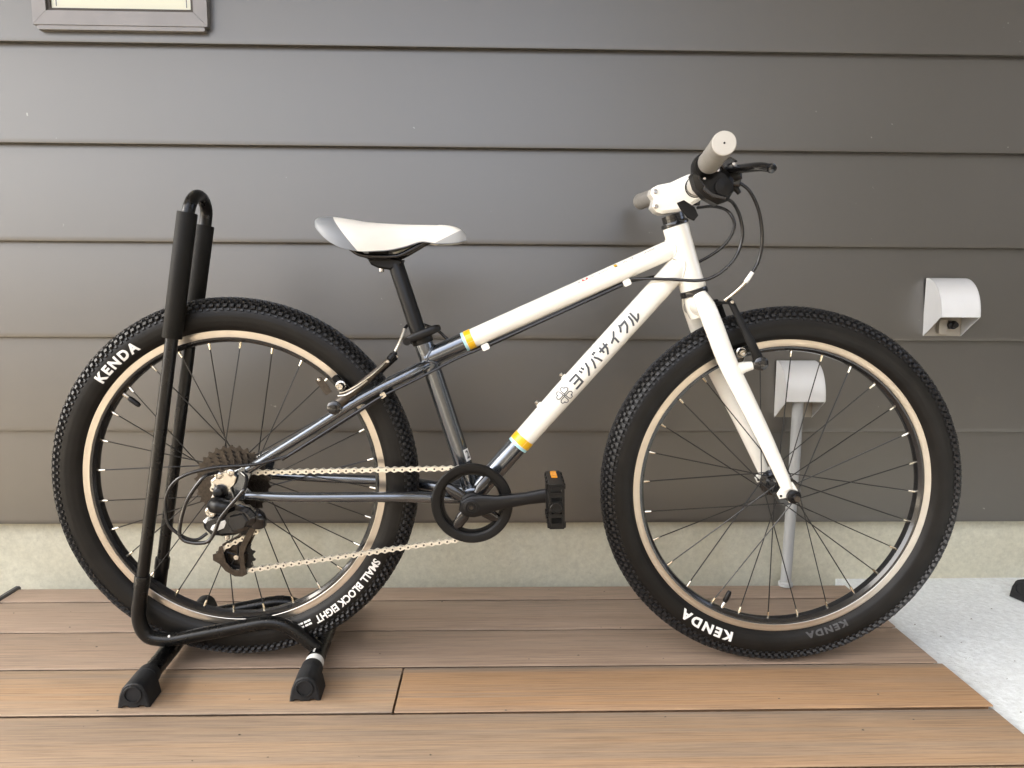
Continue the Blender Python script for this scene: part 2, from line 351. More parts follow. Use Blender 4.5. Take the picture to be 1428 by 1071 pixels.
# ---------------------------------------------------------------- house
house = empty('house', (0, .4, 0)); tag(house, 'house wall of dark grey horizontal metal siding over a concrete foundation', 'house')
def hb(g, name, m_, parent=house, sharp=38): o = g.build(name, m_, None, sharp); o.parent = parent; o.location = -V(house.location) if parent == house else (0, 0, 0); return o
g = G(); g.box((0, 2.4+.360, -.05), (7.0, 4.8, .48), bev=.004); hb(g, 'foundation', 'foundation')
WTOP = 3.0
g = G(); g.box((0, 2.4+.372, (WTOP+.15)/2), (6.98, 4.78, WTOP-.15), bev=.003); hb(g, 'wall_core', 'siding')
lips = [1.1126, .9190, .7259, .5302, .3323, .1311]
zs = lips[::-1]
while zs[-1] < WTOP-.25: zs.append(zs[-1]+.195)
def siding_board(z0, z1):
    yb, yt = .3345, .3490        # lip stands forward, the top tucks behind the next lip
    prof = [(.356, z0+.0015), (yb+.0018, z0), (yb+.0003, z0+.0005), (yb, z0+.0018), (yb+.0005, z0+.010)]
    for k in range(1, 7): t = k/6; prof.append((lerp(yb+.0005, yt, t)-.0007*math.sin(PI*t), lerp(z0+.010, z1+.012, t)))
    prof += [(.356, z1+.012)]
    g = G(); NX = 8; vv = []; P = len(prof)
    for i in range(NX+1):
        x = lerp(-3.4, 3.4, i/NX)
        vv += [(x, y+.0008*noise.noise((x*.9, z0*7, 0)), z) for y, z in prof]
    fs = [(i*P+k, i*P+k+1, (i+1)*P+k+1, (i+1)*P+k) for i in range(NX) for k in range(P-1)]
    fs += [tuple(range(P)), tuple(NX*P+k for k in range(P-1, -1, -1))]
    g.add(vv, fs); return hb(g, 'siding_board', 'siding', sharp=40)
for a, b in zip(zs, zs[1:]): siding_board(a, b)
# added out of view: a soffit over the deck keeps the high sky off it
g = G(); g.box((0, -.46, 2.56), (7.2, 1.68, .10), bev=.006); hb(g, 'added_canopy', 'canopy')
g = G(); g.box((0, -1.318, 2.56), (7.24, .03, .22), bev=.006); hb(g, 'added_canopy_edge', 'siding')
# window
wx0, wx1, wz0, wz1 = -.8985, -.5625, 1.1405, 1.72; fwid = .0265; yf = .3215
win = empty('window', (-.73, -.065, 1.14), 0, house)
def wpart(g, name, m_): o = g.build(name, m_, win); o.location = -V((-.73, .335, 1.14)); return o
def frame_piece(quad, name, m_, y0, y1):
    g = G(); q = quad; vv = [(x, y0, z) for x, z in q]+[(x, y1, z) for x, z in q]
    g.add(vv, [(0, 1, 2, 3), (7, 6, 5, 4)]+[(i, (i+1) % 4+0, (i+1) % 4+4, i+4) for i in range(4)])
    bm = None; return wpart(g, name, m_)
e = .0003
O = [(wx0, wz0), (wx1, wz0), (wx1, wz1), (wx0, wz1)]; I = [(wx0+fwid, wz0+fwid), (wx1-fwid, wz0+fwid), (wx1-fwid, wz1-fwid), (wx0+fwid, wz1-fwid)]
for k, (dx, dz) in enumerate(((0, -e), (e, 0), (0, e), (-e, 0))):
    j = (k+1) % 4; q = [(O[k][0]+dx, O[k][1]+dz), (O[j][0]+dx, O[j][1]+dz), (I[j][0]+dx, I[j][1]+dz), (I[k][0]+dx, I[k][1]+dz)]
    frame_piece(q, 'window_frame', 'winframe', yf, .36)
g = G(); g.box(((wx0+wx1)/2, .3335, wz0-.0045), (wx1-wx0-.012, .02, .008), bev=.002); wpart(g, 'sill_drip', 'winframe')
G2 = [(x+(.006 if x < -.7 else -.006), z+(.006 if z < 1.4 else -.006)) for x, z in I]
for k in range(4):
    j = (k+1) % 4; frame_piece([I[k], I[j], G2[j], G2[k]], 'gasket', 'gasket', yf+.005, .36)
g = G(); g.add([(G2[0][0], yf+.0078, G2[0][1]), (G2[1][0], yf+.0078, G2[1][1]), (G2[2][0], yf+.0078, G2[2][1]), (G2[3][0], yf+.0078, G2[3][1])], [(0, 1, 2, 3)]); wpart(g, 'pane', 'glass')
g = G(); g.box(((wx0+wx1)/2, .3326, (wz0+wz1)/2), (wx1-wx0-.055, .0022, wz1-wz0-.055), bev=.0005); wpart(g, 'blind', 'blind')
for x in (wx0+.042, wx1-.042):
    g = G(); g.box((x, .3309, (wz0+wz1)/2), (.0014, .001, wz1-wz0-.075), bev=.0003); wpart(g, 'blind_cord', 'winframe')

# ---------------------------------------------------------------- vent hoods on the wall
def hood(name, x, z, label, pipe=False):
    t = empty(name, (x, .338, z)); tag(t, label, 'vent', 'steel hoods on the siding')
    W = .082; H = .124; P = .060; H0 = .044; th = .0016
    arc = [(0, H)]; NA = 12
    for k in range(1, NA+1):
        a = PI/2*k/NA; arc.append((P*(math.sin(a)*.93+.07*k/NA), H0+(H-H0)*math.cos(a)**.9 if k < NA else H0))
    g = G(); vv = []
    for p, h in arc:
        for xx in (0, W): vv.append((xx, -p, h))
    inner = [(max(p-th, 0), h-th) for p, h in arc]; off = len(vv)
    for p, h in inner:
        for xx in (th, W-th): vv.append((xx, -p, h))
    fs = []
    for k in range(NA): fs.append((2*k, 2*k+1, 2*k+3, 2*k+2)); fs.append((off+2*k, off+2*k+2, off+2*k+3, off+2*k+1))
    fs.append((2*NA, 2*NA+1, off+2*NA+1, off+2*NA)); g.add(vv, fs); g.build('curved_cover', 'vent', t, 30)
    poly = [(0, 0)]+[(p, h) for p, h in arc]
    for xx, s_ in ((-.0004, 1), (W+.0004-th, 1)):
        g = G(); n_ = len(poly); vv = [(xx, -p, h) for p, h in poly]+[(xx+th, -p, h) for p, h in poly]
        g.add(vv, [tuple(range(n_)), tuple(range(2*n_-1, n_-1, -1))]+[(i, (i+1) % n_, n_+(i+1) % n_, n_+i) for i in range(n_)]); g.build('side_plate', 'vent', t, 30)
    g = G(); g.box((W/2, -.003, H/2), (W-.004, .003, H-.004)); g.build('back_plate', 'ventin', t)
    g = G(); g.box((W/2, -P*.45, H0+.004), (W-.006, P*.75, .0018)); g.build('inner_baffle', 'ventin', t)
    if not pipe:
        g = G(); g.lathe([(.009, 0), (.009, .02), (.006, .022), (.006, .028)], (W*.62, -.004, .026), (0, -1, 0), 16); g.build('outlet', 'black', t)
        g = G(); g.box((W*.42, -.010, .022), (.018, .012, .03), bev=.002); g.build('bracket', 'ventin', t)
    else:
        zb = -z; px = .632-x; r = .0112
        g = G(); g.tube([(px+.006, -.040, .05), (px+.005, -.040, -.1), (px, -.040, zb+.001)], r, 20); g.build('conduit', 'pipe', t)
        g = G(); g.lathe([(r+.0006, 0), (r+.004, 0), (r+.004, .006), (r+.0006, .010)], (px, -.040, zb+.002), (0, 0, 1), 20); g.build('conduit_collar', 'pipe', t)
    return t
hood('vent_hood', .9155, .5385, 'bare curved steel vent hood high on the wall to the right of the front wheel')
hood('vent_hood', .6045, .3625, 'steel vent hood with grey conduit running down to the deck, behind the front wheel', True)

# unseen blocks added to steer bounce and reflections: low wall, right-hand screen, dark house
g = G(); g.box((-3.60, -2.95, .48), (11, .15, 1.32), bev=.01)
o = g.build('added_low_wall', 'addwall'); tag(o, 'plain brown wall added unseen behind the viewpoint for bounce and reflections', 'wall')
g = G(); g.box((3.15, -1.30, .67), (.10, 3.15, 1.7), bev=.01)
o = g.build('added_screen_wall', 'addblock'); tag(o, 'unseen dark wall added at the right to cut the light from that side', 'wall')
nh = empty('added_dark_house', (5.0, -5.4, YARD_Z)); tag(nh, 'unseen dark two-storey house added behind the viewpoint to cut sky reflections', 'house')
g = G(); g.box((0, 0, 2.6), (6.0, 4.6, 5.2), bev=.02); g.build('wall', 'addblock', nh)
g = G(); g.prism([(-3.4, 0), (3.4, 0), (3.4, .12), (0, 1.7), (-3.4, .12)], (0, 2.6, 5.2), (1, 0, 0), (0, 0, 1), 5.2); g.build('roof', 'trim', nh)

# ================================================================ bicycle
BETA = math.atan(-.015)
bike = empty('bicycle', (0, 0, 0), BETA)
tag(bike, 'white and gunmetal mountain bicycle seen side-on, rear wheel held in a black stand', 'bicycle')
def P(g, name, m_, parent=bike, sharp=38): return g.build(name, m_, parent, sharp)
RC = V((-.4265, 0, .3135)); FC = V((.4815, 0, .3035)); BB = V((-.0335, 0, .288))
HT = V((.2915, 0, .7328)); HB = V((.3241, 0, .6316)); HD = (HB-HT).normalized()

# ---------------------------------------------------------------- wheels
TP = [(0, .2980), (.006, .2974), (.012, .2952), (.0175, .2912), (.0212, .2862), (.0236, .2795), (.0243, .2720), (.0232, .2640), (.0200, .2560), (.0160, .2515), (.0132, .2490)]
def tyre_at(s):                                  # s: 0 crown .. 1 bead, gives (y, rho, normal)
    f = s*(len(TP)-1); i = min(int(f), len(TP)-2); t = f-i; a, b = TP[i], TP[i+1]
    p0 = TP[max(i-1, 0)]; p3 = TP[min(i+2, len(TP)-1)]
    y = lerp(a[0], b[0], t); r = lerp(a[1], b[1], t); d1 = V((b[0]-p0[0], b[1]-p0[1])); d2 = V((p3[0]-a[0], p3[1]-a[1])); d = d1.lerp(d2, t).normalized()
    return y, r, V((-d.y, d.x))
def side_s(rho):
    for i in range(4, len(TP)-1):
        if TP[i+1][1] <= rho <= TP[i][1]: return (i+(TP[i][1]-rho)/(TP[i][1]-TP[i+1][1]))/(len(TP)-1)
    return .7
def wheel(c, phase, valve_a, rear):
    w = empty('wheel', c, 0, bike)
    w['label'] = 'rear wheel with cassette, clamped in the stand' if rear else 'front wheel standing free on the deck'
    g = G(); NS = 3; prof = []
    full = []
    for k in range(0, (len(TP)-1)*NS+1): y, r, n_ = tyre_at(k/((len(TP)-1)*NS)); full.append((r, y))
    prof = [(r, -y) for r, y in full[::-1]]+full[1:]
    g.lathe(prof, n=180, closed=True); P(g, 'tyre', 'rubber', w, 60)
    # bead line
    # small block tread
    g = G(); NK = 164
    rows = [(0.0, 0, .0056, .0050, .0044), (.085, .5, .0056, .0050, .0044), (.178, 0, .0058, .0052, .0044), (.272, .5, .0062, .0050, .0044), (.370, 0, .0066, .0060, .0044), (.452, .5, .0050, .0034, .0022)]
    for s_, ph, lu, lw, hh in rows:
        for sg in ((1,) if s_ == 0 else (1, -1)):
            y, r, nn = tyre_at(s_); tl = V((nn.y, -nn.x))   # along the profile
            for k in range(NK):
                a = 2*PI*(k+ph+(.25 if sg < 0 and False else 0))/NK; er = V((math.cos(a), 0, math.sin(a))); et = V((-math.sin(a), 0, math.cos(a))); ey = V((0, sg, 0))
                pos = er*r+ey*y; nw = er*nn.y+ey*nn.x; lt = (er*tl.y+ey*tl.x)
                j = random.uniform(.94, 1.05); vv = []
                for h, sc2 in ((-.0012, 1.12), (hh*j, .86)):
                    for du, dv in ((-1, -1), (1, -1), (1, 1), (-1, 1)): vv.append(pos+nw*h+et*(du*lu/2*sc2)+lt*(dv*lw/2*sc2))
                g.add(vv, [(4, 5, 6, 7), (0, 1, 5, 4), (1, 2, 6, 5), (2, 3, 7, 6), (3, 0, 4, 7)])
    tag(P(g, 'tread_knobs', 'knob', w, 25), kind='stuff')
    # rim
    g = G()
    g.lathe([(.2492, -.0118), (.2380, -.0122), (.2345, -.0112), (.2305, -.0065), (.2295, 0), (.2305, .0065), (.2345, .0112), (.2380, .0122), (.2492, .0118), (.2492, .0100), (.2440, .0090), (.2420, 0), (.2440, -.0090), (.2492, -.0100)], n=180, closed=True)
    P(g, 'rim', 'gloss', w, 30)
    for sg in (-1, 1):
        g = G(); a = .0128*sg
        g.lathe([(.2497, .0100*sg), (.2500, a*.97), (.2494, a), (.2440, a), (.2432, a*.985), (.2386, a), (.2380, a*.97), (.2380, .0110*sg)], n=180, closed=True); P(g, 'brake_track', 'track', w, 25)
    # hub
    if rear: fl, fr, br, ends_ = (.024, -.024+.006), .0225, .0115, .066
    else: fl, fr, br, ends_ = (.0295, -.0295), .0195, .0135, .050
    fy0, fy1 = fl[1], fl[0]
    g = G()
    pr = [(.006, fy0-.010), (br*.9, fy0-.009), (br*.95, fy0-.003), (fr+.003, fy0-.0022), (fr+.0038, fy0), (fr+.003, fy0+.0018), (br*1.1, fy0+.005), (br, 0), (br*1.1, fy1-.005), (fr+.003, fy1-.0018), (fr+.0038, fy1), (fr+.003, fy1+.0022), (br*.95, fy1+.003), (br*.9, fy1+.009), (.006, fy1+.010)]
    g.lathe(pr, n=40); P(g, 'hub', 'gloss', w, 35)
    g = G(); g.lathe([(.0046, -ends_-.016), (.0046, ends_+.016)], n=16); P(g, 'axle', 'alloy', w)
    # spokes, 28: 14 per flange, crossing
    NSP = 28; rn = .2330
    def spoke_mesh(fy, lead, out):
        g = G(); da = R_(68)*lead; fo = fy+out*.0025
        a0 = PI/2+da; st = V((math.cos(a0)*fr, fo, math.sin(a0)*fr)); en = V((0, 0, rn))
        d = (en-st).normalized(); nb = en-d*.0125
        g.cur = 0; g.tube([st+V((0, -out*.004, 0)), st, lerp(st, nb, .05), nb], .00098, 6)
        g.cur = 1; g.tube([nb-d*.001, nb+d*.002, nb+d*.006, en+d*.004], [.0016, .0019, .0022, .0022], 8)
        ob = g.build('spoke', ['spoke', 'nipple'], None, 40); me = ob.data; bpy.data.objects.remove(ob); return me
    types = [spoke_mesh(fy0, 1, -1), spoke_mesh(fy1, 1, 1), spoke_mesh(fy0, -1, 1), spoke_mesh(fy1, -1, -1)]
    for k in range(NSP):
        o = link('spoke', types[k % 4], w); o.rotation_euler = (0, -(R_(phase)+2*PI*k/NSP-PI/2), 0)
    # valve
    a = R_(valve_a); e_ = V((math.cos(a), 0, math.sin(a)))
    g = G(); g.lathe([(.0034, 0), (.0034, .012), (.0028, .013)], e_*.2325, -e_, 12); P(g, 'valve_nut', 'alloy', w)
    g = G(); g.lathe([(.0026, 0), (.0040, .002), (.0045, .006), (.0042, .018), (.0030, .022), (.0, .0225)], e_*.2205, -e_, 12); P(g, 'valve_cap', 'black', w)
    return w
wr = wheel(RC, 88.5-2.2, 141.5, True)
wf = wheel(FC, 88.0, 247.5, False)
def on_tyre(a0, rho0, sx, sy, eps=.0007):
    def f(x, y):
        rho = rho0+y*sy; a = a0-(x*sx)/rho0
        s_ = side_s(rho); yy, r, nn = tyre_at(s_); e_ = V((math.cos(a), 0, math.sin(a))); p = e_*(r+nn.y*eps)+V((0, -(yy+nn.x*eps), 0)); return p
    return f
cuts = [-.4, -.3, -.2, -.1, 0, .1, .2, .3, .4]
def ang(px, pz, c): return math.atan2(pz-c.z, px-c.x)
kenda = text_mesh('KENDA', .045, 1, 1.30)
a = (ang(-.640, .472, RC)+ang(-.559, .541, RC))/2
mapped(kenda, on_tyre(a, .2655, .0220, .0205), 'tyre_lettering', 'print', wr, cuts)
a = (ang(.3085, .100, FC)+ang(.4200, .0510, FC))/2
mapped(kenda, on_tyre(a, .2655, .0246, .0205), 'tyre_lettering', 'print', wf, cuts)
mapped(kenda, on_tyre(R_(289.5), .2580, .0180, .0125, .0004), 'embossed_lettering', 'emboss', wf, cuts)
sbe = text_mesh('SMALL BLOCK EIGHT', .03)
a = (ang(-.196, .182, RC)+ang(-.3020, .0960, RC))/2
mapped(sbe, on_tyre(a, .2680, .0158, .0172), 'tyre_lettering', 'print', wr, cuts)
# tiny two-line print after it: bars too small to read
a = ang(-.322, .083, RC)
def bars(x, y): return on_tyre(a, .2665, 1, 1)(x, y)
g = G(); k = 0
for row in (.0028, -.0028):
    for x0, x1 in ((-.013, -.0075), (-.0068, -.001), (.0012, .006), (.0068, .0115)):
        k += 1; q = [(x0, row-.0015), (x1, row-.0015), (x1, row+.0015), (x0, row+.0015)]; g.add([bars(*p) for p in q], [(0, 1, 2, 3)])
P(g, 'tyre_fine_print', 'print', wr)

# ---------------------------------------------------------------- frame
def tube2(name, a, b, r, m_, n=28, steps=1, **k): g = G(); g.tube([lerp(V(a), V(b), i/steps) for i in range(steps+1)], r, n); return P(g, name, m_)
TTa, TTb = V((-.1105, 0, .5165)), V((.306, 0, .7055)); TD = (TTb-TTa).normalized()
DTa, DTb = BB, V((.314, 0, .6850)); 
DTa = V((.0408, 0, .3699)); DTd = (V((.2701, 0, .6343))-DTa).normalized(); DTs = BB+DTd*.006; DTe = DTa+DTd*.395
g = G(); g.tube([HT-HD*-.0005, HT+HD*.006, HT+HD*.02, HB-HD*.02, HB-HD*.006, HB-HD*.001], [.0205, .0210, .0203, .0203, .0215, .0210], 36); ht = P(g, 'head_tube', 'white')
tj = .068; SPL = TTa+TD*tj; RT = .0158
g = G(); g.tube([TTa, SPL], RT, 32); P(g, 'top_tube', 'gunmetal')
g = G(); g.tube([SPL+TD*.0001, TTb], RT, 32); tt = P(g, 'top_tube', 'white'); tt['label'] = 'white front length of the sloping top tube'
dl = .106; RD = .0192; DS = DTs+DTd*dl
g = G(); g.tube([DTs, DTs+DTd*.04, DS], [.0172, .0176, .0178], 32); P(g, 'down_tube', 'gunmetal')
g = G(); g.tube([DS+DTd*.0001, DS+DTd*.04, DS+DTd*.12, DTe], [.0178, .0182, RD, RD], 32); dt = P(g, 'down_tube', 'white'); dt['label'] = 'white upper length of the down tube with lettering'
STt = V((-.1178, 0, .5515)); SD = (BB-STt).normalized()
g = G(); g.tube([STt, STt+SD*.004, STt+SD*.03, BB+SD*-.01], [.0150, .0158, .0152, .0152], 30); st = P(g, 'seat_tube', 'gunmetal')
g = G(); g.lathe([(.019, -.034), (.0205, -.033), (.0205, .033), (.019, .034)], BB, n=36); P(g, 'bottom_bracket', 'gunmetal')
# weld beads: a rippled ring where two tubes meet
def weld(c, axis, ra, into, rb, m_):
    """bead along the joint of a branch tube (through c, axis) with a round main tube (through c, direction into)"""
    axis = V(axis).normalized(); into = V(into).normalized(); u = V((0, 1, 0)); w = axis.cross(u).normalized(); pts = []; N = 72
    for k in range(N):
        t = 2*PI*k/N; off = u*(math.cos(t)*ra)+w*(math.sin(t)*ra)
        # slide along axis until distance to main axis = rb
        lo = None; s_ = 0
        yy = off.y; need = math.sqrt(max(rb*rb-yy*yy, 0)); nrm = into.cross(V((0, 1, 0))).normalized()
        if nrm.dot(axis) < 0: nrm = -nrm
        s_ = (need-off.dot(nrm))/nrm.dot(axis); pts.append(V(c)+off+axis*s_)
    g = G(); g.tube(pts, [.0021+.0004*math.sin(k*2.6) for k in range(N)], 8, closed=True); P(g, 'weld_bead', m_, bike, 60)
weld(HT+HD*(((TTa-HT).dot(V((HD.z, 0, -HD.x)))/TD.dot(V((-HD.z, 0, HD.x))))*0), TD, 0, HD, .02, 'white') if False else None
def isect(p, d, q, e):                           # 2-D intersection in the bike plane
    den = d.x*e.z-d.z*e.x; t = ((q.x-p.x)*e.z-(q.z-p.z)*e.x)/den; return p+d*t
cH = isect(TTa, TD, HT, HD); weld(cH, -TD, RT, HD, .0203, 'white')
cD = isect(DTa, DTd, HT, HD); weld(cD, -DTd, RD, HD, .0203, 'white')
cS = isect(TTa, TD, STt, SD); weld(cS, TD, RT, SD, .0152, 'gunmetal')
# colour bands
def band(name, o_, d, r, s0, s1, m_, parent): g = G(); g.tube([o_+d*s0, o_+d*s1], r, 32, caps=False); return P(g, name, m_, parent)
band('yellow_band', SPL, TD, RT+.0003, .0052, .0165, 'yellow', tt); band('blue_band', SPL, TD, RT+.0003, .0, .0042, 'lightblue', tt)
band('yellow_band', DS, DTd, .0181+.0003, .0055, .0190, 'yellow', dt); band('blue_band', DS, DTd, .0178+.0003, .0, .0044, 'lightblue', dt)
def on_tube(o_, d, r, eps):                      # (along, around) -> surface point, around 0 = facing -y, + = upward side
    d = V(d).normalized(); upv = V((-d.z, 0, d.x)); 
    def f(s_, t, e2=0): a = t/r; return o_+d*s_+V((0, -1, 0))*(math.cos(a)*(r+eps+e2))+upv*(math.sin(a)*(r+eps+e2))
    return f
def patch(fn, quads, name, m_, parent, lift=.00004):
    g = G(); k = 0
    for q in quads:
        (a, b, c, d) = q; k += 1; n_ = 4; vv = []
        for i in range(n_+1):
            for j in range(n_+1):
                p = a.lerp(b, i/n_).lerp(d.lerp(c, i/n_), j/n_); vv.append(fn(p.x, p.y, k % 9*lift))
        g.add(vv, [(i*(n_+1)+j, (i+1)*(n_+1)+j, (i+1)*(n_+1)+j+1, i*(n_+1)+j+1) for i in range(n_) for j in range(n_)])
    return P(g, name, m_, parent)
q_ = lambda x0, y0, x1, y1: (V((x0, y0, 0)), V((x1, y0, 0)), V((x1, y1, 0)), V((x0, y1, 0)))
fT = on_tube(SPL, TD, RT, .0006); fD = on_tube(DS, DTd, .0184, .0006)
patch(fT, [q_(.0050, -.0035, .0166, -.0028), q_(.0050, .0080, .0166, .0086)], 'band_seam', 'bandline', tt)
patch(fD, [q_(.0053, -.0050, .0192, -.0043)], 'band_seam', 'bandline', dt)
# lettering on the down tube
KATA = {'yo': [[(.02, .93), (.86, .93)], [(.16, .5), (.82, .5)], [(.02, .07), (.86, .07)], [(.9, 1), (.9, 0)]],
        'tsu': [[(.05, .95), (.16, .62)], [(.36, 1), (.47, .68)], [(.98, 1), (.84, .5), (.42, .0)]],
        'ba': [[(.34, .86), (.27, .5), (.02, .0)], [(.58, .78), (.78, .45), (.92, .0)], [(.66, 1.08), (.74, .88)], [(.86, 1.1), (.94, .9)]],
        'sa': [[(-.02, .68), (.2, .68)], [(.3, .68), (.68, .68)], [(.80, .68), (1.02, .68)], [(.27, .98), (.27, .36)], [(.75, 1.0), (.73, .42), (.42, .0)]],
        'i': [[(.92, 1), (.52, .62), (.02, .42)], [(.58, .55), (.58, .0)]],
        'ku': [[(.36, 1.02), (.26, .72), (.02, .46)], [(.40, .84), (.96, .84), (.84, .42), (.40, .0)]],
        'ru': [[(.22, .92), (.2, .4), (.0, .0)], [(.52, 1.0), (.52, .06), (.74, .14), (1.02, .46)]]}
fDt = on_tube(DS, DTd, RD, .0007)
def s_of(x, z): return (V((x, 0, z))-DS).dot(DTd)
s0 = s_of(.1323, .4844); s1 = s_of(.2226, .5886); cw, ch = .0180, .0190; quads = []
for k, nm in enumerate(('yo', 'tsu', 'ba', 'sa', 'i', 'ku', 'ru')):
    cx = lerp(s0, s1, k/6)
    for pl in KATA[nm]: quads += stroke_quads([(cx+((x-.5)+.10*(y-.5))*cw, .0008+(y-.5)*ch) for x, y in pl], .0034)
patch(fDt, quads, 'lettering', 'ink', dt)
quads = []; cx = s_of(.1131, .4622)
for k in range(4):
    a = PI/4+k*PI/2; lob = []
    for i in range(15):
        t = lerp(.12, 2*PI-.12, i/14); hx = 16*math.sin(t)**3/17; hy = -(13*math.cos(t)-5*math.cos(2*t)-2*math.cos(3*t)-math.cos(4*t))/17
        hy = -hy; lob.append((hx*.0068, (hy+1)*.0070+.0012))
    pl = [(cx+x*math.cos(a-PI/2)-y*math.sin(a-PI/2), .0005+x*math.sin(a-PI/2)+y*math.cos(a-PI/2)) for x, y in lob]
    quads += stroke_quads(pl, .0014)
patch(fDt, quads, 'clover_emblem', 'ink', dt)
# small print along the top tube
fTt = on_tube(SPL, TD, RT, .0005)
def t_of(x, z): return (V((x, 0, z))-SPL).dot(TD)
s = t_of(.144, .6495); hi = .0118
patch(fTt, [q_(s-.004, hi, s+.006, hi+.0045)], 'red_mark', 'red', tt); patch(fTt, [q_(s-.0012, hi+.0008, s+.0028, hi+.0034)], 'red_mark_centre', 'print', tt, .0004)
s = t_of(.1944, .6712); patch(fTt, [q_(s-.003, hi-.0005, s+.002, hi+.0055)], 'yellow_mark', 'yellow', tt); patch(fTt, [q_(s-.003, hi+.0042, s+.002, hi+.0055), q_(s-.003, hi-.0015, s+.002, hi+.0002)], 'mark_edge', 'ink', tt, .0003)
quads = []
for (x, z), n_, hh in (((.136, .645), 2, .0026), ((.157, .655), 3, .0024), ((.174, .663), 8, .0016), ((.209, .679), 3, .0024), ((.2195, .6845), 2, .0040), ((.2480, .6965), 9, .0026)):
    s = t_of(x, z)
    for i in range(n_):
        xx = s+(i-n_/2)*.0023; quads += stroke_quads([(xx, hi), (xx+random.uniform(.0003, .0012), hi+hh)], .0009)
        if i % 2: quads += stroke_quads([(xx, hi+hh), (xx+.0012, hi+hh)], .0008)
patch(fTt, quads, 'fine_print', 'ink', tt)
# size sticker low on the seat tube
fS = on_tube(BB, -SD, .0152, .0005); s = (V((-.0431, 0, .3588))-BB).dot(-SD)
patch(fS, [q_(s-.010, -.0215, s+.010, -.0085)], 'size_sticker', 'sticker', st)
two = text_mesh('2', .03)
mapped(two, lambda x, y: fS(s+y*.019, -.0148-x*.0140, .0004), 'size_number', 'ink', st, cuts)
# bottle bosses
for x, z in ((.0733, .4434), (.1122, .4909)):
    c = V((x, 0, z)); s = (c-DS).dot(DTd); upv = V((-DTd.z, 0, DTd.x)); b0 = DS+DTd*s+upv*.0182
    g = G(); g.lathe([(.0052, 0), (.0052, .0022), (.0040, .003)], b0, upv, 16); P(g, 'bottle_boss', 'white')
    g = G(); g.lathe([(.0022, 0), (.0022, .002), (.0042, .0022), (.0042, .0055), (.0030, .0062)], b0+upv*.003, upv, 14); P(g, 'boss_bolt', 'alloy')
# stays
def ytube(name, pts, rs, m_, sgn, n=20, sm=6):
    pp = cr([(x, y*sgn, z) for x, y, z in pts], sm); r2 = []
    for i in range(len(pp)): f = i/(len(pp)-1)*(len(rs)-1); k = min(int(f), len(rs)-2); r2.append(lerp(rs[k], rs[k+1], f-k))
    g = G(); g.tube(pp, r2, n); return P(g, name, m_)
for sg in (-1, 1):
    ytube('seat_stay', [(-.1080, .010, .5090), (-.1300, .026, .4975), (-.2087, .046, .4575), (-.2900, .056, .4060), (-.3860, .063, .3455)], [.0085, .0088, .0085, .0080, .0070], 'gunmetal', sg)
    ytube('chain_stay', [(-.3900, .063, .3040), (-.3044, .061, .3005), (-.1750, .050, .2985), (-.1250, .040, .2955), (-.0800, .031, .2910), (-.0420, .024, .2885)], [.0068, .0080, .0085, .0092, .0092, .0085], 'gunmetal', sg)
    g = G(); g.prism([(-.4250, .3050), (-.4150, .2960), (-.3950, .2975), (-.3820, .2985), (-.3800, .3080), (-.3880, .3180), (-.3800, .3400), (-.3740, .3490), (-.3840, .3560), (-.4060, .3440), (-.4220, .3330), (-.4340, .3200)], (0, sg*.063+.0025, 0), t=.005, bev=.0008)
    P(g, 'dropout', 'gunmetal')
g = G(); g.tube([(-.150, -.030, .4875), (-.150, .030, .4875)], .0062, 16); P(g, 'stay_bridge', 'gunmetal')
g = G(); g.tube([(-.086, -.030, .2905), (-.086, .030, .2905)], .0070, 16); P(g, 'stay_bridge', 'gunmetal')
for x, z in ((-.1739, .4630), (-.2045, .4440)):
    g = G(); g.box((x, -.046, z), (.009, .006, .008), Matrix.Rotation(-.57, 3, 'Y'), .0012); P(g, 'cable_guide', 'alloy' if x > -.19 else 'gunmetal')
for x, z in ((-.0133, .5375), (.2143, .6422)):
    g = G(); g.box((x, -.002, z), (.0125, .017, .0105), Matrix.Rotation(-.427, 3, 'Y'), .0018); P(g, 'cable_guide', 'white')

# ---------------------------------------------------------------- seat post and saddle
SPt = V((-.1578, 0, .6690)); SPd = (V((-.1234, 0, .5618))-SPt).normalized()
g = G(); g.tube([SPt-SPd*.004, SPt, SPt+SPd*.25], [.0118, .0128, .0128], 30); P(g, 'seat_post', 'black')
g = G(); g.prism([(-.2010, .6765), (-.1960, .6680), (-.1850, .6630), (-.1660, .6600), (-.1500, .6640), (-.1445, .6760), (-.1650, .6800), (-.1900, .6800)], (0, .0125, 0), t=.025, bev=.003); hd = P(g, 'seat_post_head', 'plastic')
g = G(); g.prism([(-.1995, .6760), (-.1650, .6765), (-.1640, .6835), (-.1990, .6850)], (0, .026, 0), t=.052, bev=.002); P(g, 'rail_clamp', 'black', hd)
g = G(); g.prism([(-.1975, .6845), (-.1655, .6840), (-.1660, .6890), (-.1970, .6885)], (0, .024, 0), t=.048, bev=.0015); P(g, 'rail_clamp', 'plastic', hd)
g = G(); g.lathe([(.0042, 0), (.0042, .0065), (.003, .0075)], (-.1805, -.004, .6640), (0, 0, -1), 12); P(g, 'clamp_bolt', 'alloy', hd)
g = G(); g.lathe([(.0155, -.0075), (.0175, -.0065), (.0180, 0), (.0175, .0065), (.0155, .0075)], STt+SD*.003, SD, 32); sclamp = P(g, 'seat_clamp', 'black')
lv = cr([(-.1430, -.0190, .5470), (-.1300, -.0225, .5520), (-.1100, -.0245, .5600), (-.0930, -.0220, .5670), (-.0865, -.0160, .5690)], 6)
g = G(); g.tube(lv, [.0040+.0022*math.sin(PI*i/(len(lv)-1)) for i in range(len(lv))], 14, sq=(.55, 1.15)); P(g, 'release_lever', 'black', sclamp)
